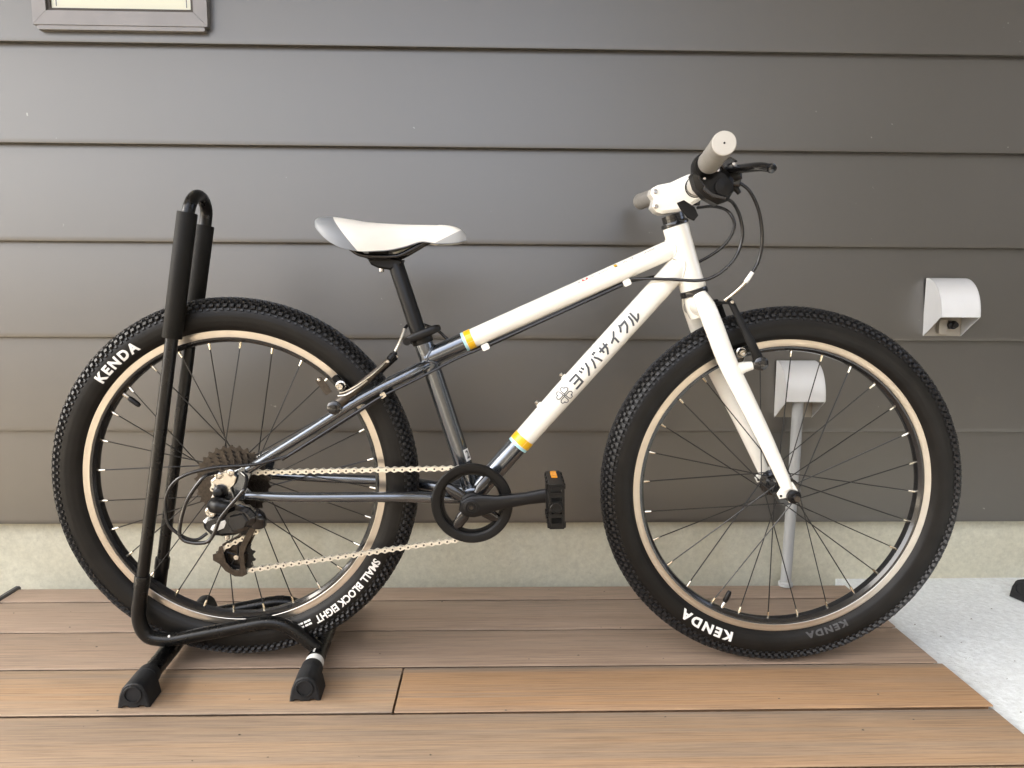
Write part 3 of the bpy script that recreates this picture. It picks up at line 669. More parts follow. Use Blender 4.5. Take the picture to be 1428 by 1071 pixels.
g = G(); g.lathe([(.004, -.024), (.0065, -.024), (.0065, -.016), (.004, -.015), (.004, .015), (.0065, .016), (.0065, .022), (.004, .023)], (-.1385, 0, .5465), n=16); P(g, 'clamp_barrel', 'black', sclamp)
# saddle: lofted shell split in three coloured panels
def saddle():
    top = [(-.2802, .7390), (-.2700, .7420), (-.2524, .7430), (-.225, .7395), (-.197, .7355), (-.1414, .7330), (-.1000, .7325), (-.0718, .7315), (-.0540, .7260), (-.0435, .7150)]
    bot = [(-.2802, .7345), (-.2725, .7225), (-.2533, .7040), (-.2350, .6930), (-.2200, .6885), (-.2000, .6860), (-.1800, .6870), (-.1643, .6885), (-.1400, .6945), (-.1139, .7030), (-.0916, .7010), (-.0600, .7025), (-.0435, .7070)]
    wid = [(-.2802, .022), (-.2740, .046), (-.2600, .061), (-.2400, .0680), (-.2200, .0665), (-.2000, .0600), (-.1750, .0480), (-.1500, .0365), (-.1250, .0285), (-.1000, .0235), (-.0700, .0200), (-.0540, .0160), (-.0435, .0070)]
    def sm(tb, x):                                # smooth curve through the table
        k = max(i for i in range(len(tb)-1) if tb[i][0] <= x+1e-9) if x > tb[0][0] else 0
        p = [tb[max(k-1, 0)], tb[k], tb[k+1], tb[min(k+2, len(tb)-1)]]; h = p[2][0]-p[1][0]; t = (x-p[1][0])/h
        m1 = (p[2][1]-p[0][1])/(p[2][0]-p[0][0])*h; m2 = (p[3][1]-p[1][1])/(p[3][0]-p[1][0])*h
        return (2*t**3-3*t*t+1)*p[1][1]+(t**3-2*t*t+t)*m1+(-2*t**3+3*t*t)*p[2][1]+(t**3-t*t)*m2
    NX, NT = 72, 28; vv = []
    for i in range(NX+1):
        x = lerp(-.2802, -.0435, (1-math.cos(PI*i/NX))/2*.5+i/NX*.5); zt = sm(top, x); zb = sm(bot, x); w_ = sm(wid, x)
        for j in range(NT+1):
            t = lerp(-1, 1, j/NT); ph = abs(t)*PI/2
            yy = w_*math.sin(ph)**.82; zz = zb+(zt-zb)*max(0, math.cos(ph))**.80-.0025*max(0, 1-abs(t)*3.5)**2*(1 if x < -.09 else .3)
            vv.append((x, math.copysign(yy, t), zz))
    n1 = NT+1; fs = [(i*n1+j, (i+1)*n1+j, (i+1)*n1+j+1, i*n1+j+1) for i in range(NX) for j in range(NT)]
    low = []
    for i in range(NX+1):                         # underside plate, set in
        for j in (0, NT): p = vv[i*n1+j]; low.append((p[0], p[1]*.93, p[2]+.0035))
    me = bpy.data.meshes.new('saddle'); me.from_pydata(vv, [], fs); bm = bmesh.new(); bm.from_mesh(me); bmesh.ops.recalc_face_normals(bm, faces=bm.faces)
    # seams: a slanted line across the rear wings, and a V on either flank of the nose
    fr_ = lambda c: (c.x+.2520)-(.743-c.z)*.80
    fn_ = lambda c: (c.z-.7005)-(c.x+.0960)*.52
    geom = lambda: bm.verts[:]+bm.edges[:]+bm.faces[:]
    bmesh.ops.bisect_plane(bm, geom=geom(), plane_co=(-.2520, 0, .743), plane_no=(1, 0, .80))
    bmesh.ops.bisect_plane(bm, geom=geom(), plane_co=(-.0960, 0, .7005), plane_no=(-.52, 0, 1))
    root = None
    for k, nm, m_ in ((0, 'saddle', 'saddle'), (1, 'saddle_rear_panel', 'saddlegrey'), (2, 'saddle_nose_panel', 'nosegrey')):
        b2 = bm.copy(); kill = []
        for f in b2.faces:
            c = f.calc_center_median(); kk = 1 if fr_(c) < 0 else 2 if (fn_(c) < 0 and c.x > -.10) else 0
            if kk != k: kill.append(f)
        bmesh.ops.delete(b2, geom=kill, context='FACES'); m2 = bpy.data.meshes.new(nm); b2.to_mesh(m2); b2.free(); m2.materials.append(M[m_]); m2.shade_smooth()
        o = link(nm, m2, root or bike)
        if root is None: root = o
    bm.free()
    g = G(); g.add(low, [(2*i, 2*i+1, 2*i+3, 2*i+2) for i in range(NX)]); g.build('saddle_base', 'black', root, 60)
    for sg in (-1, 1):
        g = G(); g.tube(cr([(-.2420, sg*.030, .7000), (-.2280, sg*.030, .6945), (-.2125, sg*.026, .6842), (-.1950, sg*.024, .6812), (-.1600, sg*.023, .6810), (-.1450, sg*.021, .6845), (-.1111, sg*.014, .7030), (-.0930, sg*.010, .7120)], 8), .0034, 12); g.build('saddle_rail', 'gloss', root)
    g = G(); tube_pts = []
    for i in range(NX+1): p = vv[i*n1]; tube_pts.append((p[0], p[1]*.985, p[2]+.0004))
    g.tube(tube_pts, .0009, 6); g.build('piping', 'saddlegrey', root)
saddle()

# ---------------------------------------------------------------- headset, stem, handlebar
def hl(prof, at, name, m_, n=36): g = G(); g.lathe(prof, at, HD, n); return P(g, name, m_)
hl([(.0170, -.0190), (.0178, -.0185), (.0178, -.0128), (.0175, -.0125), (.0178, -.0122), (.0178, -.0075), (.0215, -.0062), (.0222, -.0035), (.0222, -.0008), (.018, -.0006)], HT, 'upper_headset', 'gloss')
hl([(.018, -.0002), (.0222, .0002), (.0226, .004), (.0222, .0085), (.0195, .0095), (.018, .0096)], HB, 'lower_headset', 'gloss')
ST0 = HT-HD*.0190
BC = V((.3165, 0, .7915))
g = G()
poly = [(.2660, .7530), (.2900, .7500), (.3150, .7640), (.3290, .7730), (.3385, .7800), (.3400, .7890), (.3320, .7930), (.3240, .7870), (.3160, .8000), (.3050, .8140), (.2950, .8120), (.2800, .8020), (.2620, .7965), (.2500, .7900), (.2475, .7810), (.2540, .7730), (.2530, .7590)]
poly = [(.2570, .7535), (.2655, .7505), (.2920, .7535), (.3050, .7590), (.3220, .7690), (.3300, .7745), (.3380, .7820), (.3375, .7900), (.3320, .7925), (.3285, .8010), (.3200, .8075), (.3080, .8120), (.2960, .8070), (.2780, .7985), (.2580, .7945), (.2490, .7895), (.2475, .7815), (.2530, .7735), (.2525, .7680), (.2500, .7610)]
g.prism(poly, (0, .0185, 0), t=.037, bev=.0045); stem = P(g, 'stem', 'white')
for x, z in ((.2553, .7612), (.2535, .7840)):
    g = G(); g.lathe([(.0038, 0), (.0038, .002), (.0028, .003), (.0018, .003), (.0016, .0012), (0, .0012)], (x, -.0183, z), (0, -1, 0), 14); P(g, 'stem_bolt', 'alloy', stem)
hb_pts = [(.2840, -.272, .8058), (.2975, -.16, .8030), (.3085, -.075, .7975), (.3150, -.040, .7935), (.3165, 0, .7915)]
full = hb_pts+[(x, -y, z) for x, y, z in hb_pts[-2::-1]]
g = G(); pp = cr(full, 8); rr = [lerp(.0148, .0111, min(1, max(0, (abs(p.y)-.032)/.03))) for p in pp]; g.tube(pp, rr, 24); hbar = P(g, 'handlebar', 'alloy')
g = G(); g.lathe([(.0150, -.0192), (.0165, -.0192), (.0165, -.0188), (.0150, -.0188)], BC, n=36, closed=True); P(g, 'clamp_seam', 'black', stem)
for sg in (-1, 1):
    a, b = V((.2845, sg*.270, .8060)), V((.2975, sg*.162, .8030)); d = (b-a).normalized()
    L = (b-a).length; g = G(); pr = [(.0130, -.001), (.0149, 0), (.0156, .0015), (.0156, .004)]
    k = .008
    while k < L-.01: pr += [(.0152, k), (.0152, k+.0012), (.0145, k+.0018), (.0145, k+.0026), (.0152, k+.0032)]; k += .0042
    pr += [(.0156, L-.006), (.0158, L-.001), (.0150, L), (.0115, L)]
    g.lathe(pr, a, d, 36); gr = P(g, 'grip', 'grip')
    g = G(); g.lathe([(.0148, -.0012), (.0140, -.0020), (.0020, -.0024), (.0016, -.0024)], a, d, 36); P(g, 'grip_end_cap', 'gripend', gr)
    g = G(); g.lathe([(.0013, -.0030), (.0013, -.0020)], a, d, 10); P(g, 'end_hole', 'black', gr)

# levers and shifter
def bpt(y):                                       # point on the bar axis at that y
    ay = abs(y)
    for (x0, y0, z0), (x1, y1, z1) in zip(hb_pts, hb_pts[1:]):
        if -y1 <= ay <= -y0: t = (ay+y0)/(y0-y1); return V((lerp(x0, x1, t), y, lerp(z0, z1, t)))
    return V(hb_pts[-1])
for sg in (-1, 1):
    c = bpt(sg*.108)
    g = G(); g.lathe([(.0112, -.009), (.0160, -.009), (.0168, -.006), (.0168, .006), (.0160, .009), (.0112, .009)], c, (0, 1, 0), 28)
    bl = P(g, 'brake_lever', 'black')
    g = G(); g.prism([(-.004, .0165), (.010, .0165), (.022, .010), (.036, .004), (.050, -.002), (.0515, -.012), (.040, -.014), (.024, -.012), (.012, -.013), (.008, 0)], (c.x, c.y+sg*.010+.010, c.z), t=.02, bev=.003); P(g, 'lever_bracket', 'black', bl)
    g = G(); g.prism([(.018, -.008), (.044, -.006), (.054, -.010), (.053, -.021), (.041, -.020), (.024, -.014)], (c.x, c.y+.006, c.z), t=.012, bev=.002); P(g, 'cable_adjuster_mount', 'gloss', bl)
    lp = cr([(c.x+.026, c.y+sg*-.004, c.z-.001), (c.x+.036, c.y+sg*.030, c.z-.002), (c.x+.0430, c.y+sg*.062, c.z-.005), (c.x+.0500, c.y+sg*.094, c.z-.009), (c.x+.0580, c.y+sg*.112, c.z-.014)], 7)
    g = G(); g.tube(lp, [.0078+.0022*math.sin(PI*min(1, i/(len(lp)-1)*.9)) for i in range(len(lp))], 16, sq=(.62, 1.12)); P(g, 'lever_blade', 'gloss', bl)
    e_ = V(lp[-1]); g = G(); g.lathe([(.0, -.0030), (.005, -.003), (.0062, -.0015), (.0062, .002), (.0045, .003)], e_, (lp[-1]-lp[-2]), 18); P(g, 'lever_tip', 'gloss', bl)
    g = G(); g.lathe([(.0034, 0), (.0034, .003), (.002, .004)], (c.x+.020, c.y-.0105+(sg > 0)*.0105, c.z+.008), (0, -1, 0), 12); P(g, 'pivot_bolt', 'alloy', bl)
c = bpt(-.135)
g = G(); g.lathe([(.0112, -.012), (.0185, -.012), (.0200, -.008), (.0200, .008), (.0185, .012), (.0112, .012)], c, (0, 1, 0), 28); sh = P(g, 'gear_shifter', 'plastic')
g = G(); g.prism([(-.016, -.002), (-.010, -.020), (.004, -.034), (.022, -.043), (.036, -.038), (.044, -.024), (.043, -.008), (.034, .004), (.016, .012), (-.004, .014)], (c.x-.005, c.y+.024, c.z-.009), t=.036, bev=.008); P(g, 'shifter_body', 'plastic', sh)
g = G(); g.prism([(-.004, -.024), (.012, -.035), (.030, -.0375), (.032, -.0335), (.012, -.0285), (.000, -.0185)], (c.x-.005, c.y-.0122, c.z-.009), t=.003, bev=.001); P(g, 'shifter_window', 'gloss', sh)
g = G(); g.lathe([(.0, .0), (.009, 0), (.012, .003), (.012, .006), (.0, .0075)][::-1], (c.x+.021, c.y-.0115, c.z-.029), (0, -1, 0), 24); P(g, 'shifter_cap', 'plastic', sh)
g = G(); g.prism([(-.020, -.030), (-.004, -.040), (.002, -.052), (-.004, -.060), (-.014, -.056), (-.024, -.044), (-.030, -.034)], (c.x, c.y+.045, c.z-.010), t=.006, bev=.0015); P(g, 'thumb_lever', 'plastic', sh)
g = G(); g.prism([(.010, .004), (.030, .012), (.040, .006), (.020, -.004)], (c.x, c.y-.008, c.z), t=.008, bev=.002); P(g, 'release_trigger', 'gloss', sh)
for dx, dz, r in ((.012, -.006, .0030), (-.006, -.018, .0022), (.034, .002, .0026)):
    g = G(); g.lathe([(r, 0), (r, .0018), (r*.75, .0026), (r*.4, .0026), (r*.35, .0012), (0, .0012)], (c.x+dx, c.y-.0135, c.z+dz), (0, -1, 0), 14); P(g, 'shifter_screw', 'alloy', sh)
for k in range(5):
    g = G(); g.box((c.x-.012+k*.0030, c.y-.0135, c.z-.020-k*.0032), (.0016, .0018, .009), Matrix.Rotation(R_(-40), 3, 'Y'), .0004); P(g, 'shifter_rib', 'gloss', sh)
g = G(); g.lathe([(.0048, 0), (.0052, .002), (.0052, .012), (.0040, .014), (.0034, .020)], (c.x+.048, -.098, .7865), (.62, 0, -.78), 16); P(g, 'barrel_adjuster', 'black', sh)

# ---------------------------------------------------------------- fork
CR = HB+HD*.011
g = G(); g.tube([HB+HD*.0096, CR+HD*.004, CR+HD*.020, CR+HD*.034], [.0185, .0195, .0200, .0175], 32)
g.tube([CR+HD*.019+V((0, -.046, 0)), CR+HD*.016+V((0, -.02, 0)), CR+HD*.016+V((0, .02, 0)), CR+HD*.019+V((0, .046, 0))], [.0135, .0165, .0165, .0135], 24)
fork = P(g, 'fork', 'white', bike, 50)
for sg in (-1, 1):
    pts = [(.3245, .036, .6240), (.3330, .0455, .6050), (.3461, .0490, .5732), (.3700, .0500, .5165), (.3974, .0505, .4645), (.4292, .0510, .4050), (.4618, .0515, .3400), (.4735, .0515, .3150)]
    pp = cr([(x, sg*y, z) for x, y, z in pts], 6); rs = [.0110, .0148, .0154, .0150, .0140, .0126, .0107, .0094]; r2 = []
    for i in range(len(pp)): f = i/6; k = min(int(f), len(rs)-2); r2.append(lerp(rs[k], rs[k+1], f-k))
    g = G(); g.tube(pp, r2, 22, sq=(.78, 1.0)); P(g, 'fork_blade', 'white', fork)
    g = G(); g.prism([(FC.x-.013, FC.z+.022), (FC.x-.018, FC.z+.012), (FC.x-.024, FC.z+.002), (FC.x-.020, FC.z-.006), (FC.x-.008, FC.z-.004), (FC.x-.004, FC.z-.012), (FC.x+.006, FC.z-.012), (FC.x+.012, FC.z-.002), (FC.x+.008, FC.z+.010), (FC.x, FC.z+.022)], (0, sg*.0515+.0028, 0), t=.0056, bev=.001); P(g, 'fork_end', 'white', fork)
    g = G(); g.lathe([(.0022, 0), (.0022, .0008)], (FC.x-.0185, sg*.0515-.0029, FC.z-.0005), (0, -1, 0), 10); P(g, 'eyelet', 'black', fork)
    g = G(); g.tube([(.3870, sg*.0500, .5070), (.3960, sg*.0500, .5105), (.4080, sg*.0500, .5130)], [.011, .0088, .0070], 18); P(g, 'brake_boss', 'white', fork)
    g = G(); g.lathe([(.0046, 0), (.0100, .0005), (.0108, .002), (.0108, .009), (.0085, .0105), (.0062, .0110), (.0062, .018), (.0045, .019)] if sg < 0 else [(.0046, 0), (.0098, .0005), (.0098, .008), (.006, .010)], (FC.x, sg*.0545, FC.z), (0, sg, 0), 24); P(g, 'axle_nut', 'black')
    g = G(); g.lathe([(0, .0005), (.0048, .0003), (.0050, -.002)], (FC.x, sg*.0742, FC.z), (0, sg, 0), 16); P(g, 'axle_end', 'cog') if sg < 0 else None
# fork sticker: small blue and yellow cross-shaped mark lying on the blade
def blade_pt(dx, dz):                             # surface of near blade around its mark
    c = V((.3600, -.0498, .5400)); ax = V((.0239, 0, -.0571)).normalized(); sd2 = V((-ax.z, 0, ax.x)) 
    r = .0140; a = dx/r; return c+ax*(-dz)+V((0, -1, 0))*(math.cos(a)*(r*.78+.0005))+V((.92, 0, .39))*(math.sin(a)*(r+.0005))
for quad_, m_ in ((((.001, .0035), (.0045, .010)), 'yellow'), (((-.0035, -.006), (0, .003)), 'bluemark'), (((.0005, -.002), (.0065, .001)), 'yellow'), (((-.0085, -.001), (-.0072, .0003)), 'ink'), (((-.0065, -.0006), (-.0052, .0007)), 'ink')):
    (x0, z0), (x1, z1) = quad_; g = G(); g.add([blade_pt(x0, z0), blade_pt(x1, z0), blade_pt(x1, z1), blade_pt(x0, z1)], [(0, 1, 2, 3)]); P(g, 'fork_decal', m_, fork)

# ---------------------------------------------------------------- rim brakes
def vbrake(boss, topn, name, sgn, arm_m, nrm):
    """one linear-pull arm from its boss to the top; sgn = side"""
    boss = V(boss); topn = V(topn); d = (topn-boss)
    pts = [boss, boss+d*.25+V((0, sgn*.004, 0)), boss+d*.6+V((0, sgn*.002, 0)), topn]
    g = G(); g.tube(cr(pts, 5), [.0080]*4+[.0070]*4+[.0060]*4+[.0052]*4, 14, sq=(.6, 1)); arm = P(g, name, arm_m)
    g = G(); g.lathe([(.0, 0), (.0095, 0), (.0110, .002), (.0110, .013), (.0085, .015), (.0050, .0155), (.0045, .019), (0, .0195)], boss+V((0, -sgn*.006, 0)), (0, sgn, 0), 20); P(g, 'pivot', 'gloss', arm)
    g = G(); g.lathe([(.0030, 0), (.0030, .005), (.0022, .006)], topn+V((0, sgn*.002, 0)), (0, sgn, 0), 12); P(g, 'cable_bolt', 'alloy', arm)
    return arm
def pad(c, tang, sgn, arm, stud=.014):
    c = V(c); tang = V(tang).normalized(); rad = V((-tang.z, 0, tang.x)); mt = Matrix((tang, V((0, 1, 0)), rad)).transposed()
    g = G(); g.box(c, (.040, .009, .0095), mt, .0022); P(g, 'brake_pad', 'plastic', arm)
    g = G(); g.lathe([(.0035, 0), (.0085, .001), (.0092, .004), (.0085, .007), (.0065, .008), (.0065, stud), (.0048, stud+.003), (.0022, stud+.003), (.0020, stud), (0, stud)], c+V((0, sgn*.004, 0)), (0, sgn, 0), 18); P(g, 'pad_bolt', 'alloy', arm)
for sg in (-1, 1):
    a = vbrake((.4190, sg*.0540, .5170), (.3740, sg*(.040 if sg < 0 else .030), .6120), 'front_brake_arm', sg, 'plastic', 1)
    th = math.atan2(.5350-FC.z, .3960-FC.x); pc = V((FC.x+.2435*math.cos(th), sg*.0185, FC.z+.2435*math.sin(th)))
    pad(pc, (-math.sin(th), 0, math.cos(th)), sg, a)
    b = vbrake((-.2480, sg*.0560, .4450), (-.1660, sg*.040, .5165), 'rear_brake_arm', sg, 'cog' if sg < 0 else 'plastic', 1)
    th = math.atan2(.4760-RC.z, -.2430-RC.x); pc = V((RC.x+.2435*math.cos(th), sg*.0185, RC.z+.2435*math.sin(th)))
    pad(pc, (-math.sin(th), 0, math.cos(th)), sg, b)
    g = G(); g.tube([(-.2520, sg*.050, .4350), (-.2500, sg*.053, .4420)], [.0085, .0070], 16); P(g, 'brake_boss', 'gunmetal')
    if sg < 0:
        mt = Matrix.Rotation(R_(55), 3, 'Y'); g = G(); g.box((-.2665, -.0500, .4780), (.030, .003, .0115), mt, .0012); P(g, 'spring_tab', 'cog', b)
        g = G(); g.lathe([(.0026, 0), (.0026, .0022), (.0016, .003)], (-.2730, -.0512, .4875), (0, -1, 0), 12); P(g, 'tab_screw', 'alloy', b)
        g = G(); g.tube(cr([(-.2410, -.066, .4640), (-.2270, -.066, .4665), (-.2090, -.063, .4780), (-.1960, -.060, .4880)], 5), .0013, 8); P(g, 'return_spring', 'wire', b)
# link across the front brake, noodles
g = G(); g.tube([(.3715, .034, .6085), (.3725, 0, .6110), (.3740, -.040, .6125)], [.0045, .0022, .0045], 12); P(g, 'brake_link', 'black')
g = G(); g.tube([(.3550, .030, .6080), (.3740, .030, .6120)], [.006, .005], 12); P(g, 'brake_link', 'plastic')
def cable(name, pts, r, m_, n=10, sm=10): g = G(); g.tube(cr(pts, sm), r, n); return P(g, name, m_)
cable('brake_noodle', [(.3665, -.032, .6145), (.3760, -.040, .6240), (.3870, -.050, .6370), (.3915, -.056, .6450)], .0027, 'wire')
g = G(); g.tube([(.3905, -.055, .6430), (.3990, -.060, .6585)], [.0036, .0032], 12); P(g, 'noodle_boot', 'print')
cable('front_brake_cable', [(.3985, -.060, .6575), (.4075, -.062, .6790), (.4090, -.066, .7100), (.3990, -.075, .7480), (.3790, -.088, .7760), (.3560, -.100, .7880)], .00255, 'housing')
cable('shift_cable', [(.3330, -.120, .7610), (.3560, -.085, .7590), (.3740, -.064, .7420), (.3815, -.058, .7120), (.3720, -.056, .6800), (.3490, -.052, .6555), (.3220, -.044, .6455), (.2770, -.028, .6475), (.2240, -.007, .6480), (.2143, -.005, .6422)], .00255, 'housing')
cable('rear_brake_cable', [(.3500, .090, .7730), (.3640, .040, .7690), (.3790, .010, .7570), (.3880, .004, .7330), (.3740, .012, .7030), (.3400, .028, .6780), (.2950, .034, .6600), (.2500, .020, .6500), (.2143, .004, .6440)], .00255, 'housing')
off = V((-TD.z, 0, TD.x))
for k, (yy, dz) in enumerate(((-.006, 0), (-.001, .003), (.004, -.002))):
    cable('cable_run', [(.2143, yy, .6422+dz), (.1, yy*1.2, .5905+dz*.6-.001), (-.0133, yy, .5378+dz)], .0021, 'housing', 8, 4)
cable('shift_cable_run', [(-.0133, -.006, .5375), (-.060, -.015, .5185), (-.110, -.030, .4930), (-.1739, -.047, .4620), (-.2045, -.0500, .4435), (-.2700, -.0600, .4020), (-.3296, -.070, .3640)], .0022, 'housing', 8, 8)
cable('shift_cable_run', [(-.1739, -.047, .4600), (-.2045, -.0500, .4405), (-.2600, -.0580, .4050), (-.3290, -.070, .3625)], .0012, 'housing', 6, 6)
cable('rear_brake_loop', [(-.0133, .004, .5378), (-.0500, .022, .5310), (-.0784, .030, .5480), (-.0926, .030, .5605), (-.1134, .026, .5705), (-.1300, .014, .5745), (-.1400, .002, .5720), (-.1455, -.008, .5640)], .00255, 'housing')
cable('brake_noodle', [(-.1440, -.010, .5660), (-.1475, -.018, .5530), (-.1530, -.026, .5390), (-.1590, -.031, .5270)], .0026, 'wire')
g = G(); g.tube(cr([(-.1560, -.029, .5300), (-.1600, -.031, .5245), (-.1650, -.034, .5190), (-.1690, -.036, .5155)], 4), [.0040]*3+[.0060]*4+[.0055]*3+[.0035]*3, 14); P(g, 'noodle_boot', 'black')
cable('brake_wire', [(-.1690, -.045, .5160), (-.1850, -.058, .5000), (-.2060, -.066, .4840), (-.2270, -.068, .4720), (-.2380, -.068, .4690)], .0010, 'wire', 6, 6)

# ---------------------------------------------------------------- drivetrain
CY = -.045
g = G(); g.lathe([(.0500, CY-.0040), (.0520, CY-.0058), (.0545, CY-.0068), (.0635, CY-.0068), (.0658, CY-.0045), (.0655, CY-.0015), (.0500, CY-.0015)], BB, n=96, closed=True); P(g, 'chain_guard', 'plastic')
def gear(g, c, rp, nteeth, y, t, hole, th=.0042):
    pts = []
    for k in range(nteeth):
        for f, r in ((0, rp-th*.6), (.25, rp-th*.3), (.42, rp+th*.55), (.58, rp+th*.55), (.75, rp-th*.3)): a = 2*PI*(k+f)/nteeth; pts.append((c.x+math.cos(a)*r, c.z+math.sin(a)*r))
    n_ = len(pts); vv = []; hs = [(c.x+hole*math.cos(2*PI*i/n_), c.z+hole*math.sin(2*PI*i/n_)) for i in range(n_)]
    for yy in (y-t/2, y+t/2):
        vv += [(x, yy, z) for x, z in pts]+[(x, yy, z) for x, z in hs]
    fs = []
    for i in range(n_):
        j = (i+1) % n_
        fs += [(i, j, n_+j, n_+i), (2*n_+i, 3*n_+i, 3*n_+j, 2*n_+j), (i, 2*n_+i, 2*n_+j, j), (n_+i, n_+j, 3*n_+j, 3*n_+i)]
    g.add(vv, fs)
g = G(); gear(g, BB, .0570, 28, CY+.0035, .0028, .0455); ring = P(g, 'chainring', 'black', bike, 30)
g = G(); g.lathe([(.0, CY-.014), (.014, CY-.014), (.0185, CY-.011), (.0195, CY-.006), (.0185, CY+.006), (.012, CY+.010), (.012, -.034)], BB, n=36); sp = P(g, 'spider', 'plastic', bike, 40)
for k in range(4):
    a = R_(58+89.5*k); e_ = V((math.cos(a), 0, math.sin(a))); p0 = BB+e_*.012+V((0, CY-.004, 0)); p1 = BB+e_*.0560+V((0, CY+.001, 0))
    g = G(); g.tube([p0, lerp(p0, p1, .35), lerp(p0, p1, .7), p1], [.0060, .0090, .0080, .0035], 16, sq=(.6, 1.1)); P(g, 'spider_arm', 'gloss', sp)
def crank(sg, tip, y0, y1, name_m):
    tip = V(tip); d = V((tip.x-BB.x, 0, tip.z-BB.z)); L = d.length; d.normalize(); n_ = V((-d.z, 0, d.x)); st_ = []
    def prof(s):                                  # half height along the arm
        return tabl([(-.020, .001), (-.0165, .0110), (0, .0170), (.018, .0155), (.045, .0105), (.09, .0088), (L-.015, .0098), (L, .0105), (L+.009, .0070), (L+.0115, .001)], s)
    up_, dn = [], []
    N = 30
    for i in range(N+1):
        s = lerp(-.020, L+.0115, i/N); h = prof(s); up_.append((s, h)); dn.append((s, -h))
    poly = up_+dn[::-1]; g = G(); vv = []; n2 = len(poly)
    yy = lambda s: lerp(y0, y1, max(0, min(1, s/L)))
    lay = [(-.0065, .75), (-.0045, 1), (.0045, 1), (.0065, .75)]
    for dy, k in lay:
        for s, h in poly: p = BB+d*s+n_*(h*k); vv.append((p.x, yy(s)+dy, p.z))
    fs = []
    for a in range(3):
        for i in range(n2): j = (i+1) % n2; fs.append((a*n2+i, a*n2+j, (a+1)*n2+j, (a+1)*n2+i))
    for i in range(N): fs.append((i, i+1, n2-2-i, n2-1-i)); k = 3*n2; fs.append((k+i, k+n2-1-i, k+n2-2-i, k+i+1))
    g.add(vv, fs); o = P(g, 'crank_arm', name_m, bike, 45)
    g = G(); g.lathe([(.0125, 0), (.0125, .0015), (.0115, .0022), (.0085, .0022), (.0080, .0012), (.0062, .0012), (.0056, .0020), (.0040, .0020), (.0034, .0008), (0, .0008)], (BB.x, y0+sg*.0062, BB.z), (0, sg, 0), 28); P(g, 'crank_bolt', 'black', o)
    g = G(); g.lathe([(.0034, 0), (.0028, .001), (0, .001)], (BB.x, y0+sg*.0068, BB.z), (0, sg, 0), 14); P(g, 'bolt_head', 'cog', o)
    return o
crank(-1, (.0925, 0, .3110), -.066, -.078, 'black'); crank(1, (-.1595, 0, .2650), .066, .078, 'black')
def pedal(c, sg):
    c = V(c); pd = empty('pedal', c, 0, bike); pd.scale = (.92, 1, .80); y0, y1 = 0.0, sg*.086
    g = G(); g.lathe([(.0075, sg*-.006), (.0075, 0), (.006, .001*sg), (.006, sg*.08)], (0, 0, 0), n=16); g.build('pedal_axle', 'alloy', pd)
    g = G(); g.box((0, sg*.047, 0), (.022, .078, .020), bev=.004); g.build('pedal_barrel', 'plastic', pd)
    for s2 in (-1, 1):
        g = G(); g.box((0, sg*.046, s2*.038), (.024, .080, .007), bev=.0015); g.build('pedal_rail', 'plastic', pd)
        g = G(); g.box((0, sg*.030, s2*.0422), (.010, .036, .0018), bev=.0005); g.build('reflector', 'orange', pd)
        g = G(); g.box((s2*.0105, sg*.0845, 0), (.004, .006, .078), bev=.001); g.build('end_plate', 'plastic', pd)
        g = G(); g.box((s2*.0105, sg*.010, 0), (.004, .006, .078), bev=.001); g.build('end_plate', 'plastic', pd)
        for k in range(4):
            g = G(); g.box((s2*.0125, sg*(.016+.021*k), .036), (.0042, .006, .010), bev=.001); g.build('grip_tooth', 'plastic', pd)
            g = G(); g.box((s2*.0125, sg*(.016+.021*k), -.036), (.0042, .006, .010), bev=.001); g.build('grip_tooth', 'plastic', pd)
    g = G(); pass
    for zz, hx, hz in ((.0215, .017, .009), (.0345, .0166, .006), (-.0165, .017, .007), (-.0335, .0166, .007)):
        g = G(); g.box((0, sg*.0845, zz), (hx, .0055, hz), bev=.001); g.build('end_web', 'plastic', pd)
    g = G(); g.lathe([(.0105, 0), (.0105, sg*.0035), (.0095, sg*.0045), (.0075, sg*.0045), (.007, sg*.0035), (0, sg*.0030)], (0, sg*.0850, -.002), n=24); g.build('bearing_cap', 'plastic', pd)
    return pd
pd = pedal((.0935, -.086, .3195), -1); pd.rotation_euler = (0, R_(-1.5), 0)
pd['label'] = 'near pedal standing upright, amber reflector on top'
pedal((-.1595, .086, .2650), 1)
# cassette
cas = None
for k in range(7):
    T = (30, 26, 23, 20, 17, 14, 11)[k]; rp = .0127/(2*math.sin(PI/T)); g = G(); gear(g, RC, rp, T, -.0205-.0038*k, .0014, .010 if k == 6 else rp*.62)
    o = P(g, 'cog', 'cog', cas or bike, 30)
    if cas is None: cas = o; o.name = 'cassette'
g = G(); g.lathe([(.017, -.046), (.020, -.044), (.020, -.022)], RC, n=32); P(g, 'freehub_body', 'cog', cas)
g = G(); g.lathe([(.0205, -.0185), (.040, -.0180), (.044, -.0172)], RC, n=40); P(g, 'spoke_protector', 'gloss', cas)
# axle hardware
g = G(); g.lathe([(.0046, -.045), (.0115, -.047), (.0115, -.058), (.0085, -.060)], RC, n=20); P(g, 'lock_nut', 'black')
g = G(); g.lathe([(.0048, -.066), (.0105, -.066), (.0110, -.068), (.0110, -.075), (.0080, -.077), (.0070, -.078), (.0070, -.086), (.0040, -.088), (0, -.088)], RC, n=24); P(g, 'axle_nut', 'black')
g = G(); g.lathe([(.0046, .066), (.0105, .066), (.0105, .074), (.0070, .076), (.0070, .084), (0, .086)], RC, n=20); P(g, 'axle_nut', 'black')
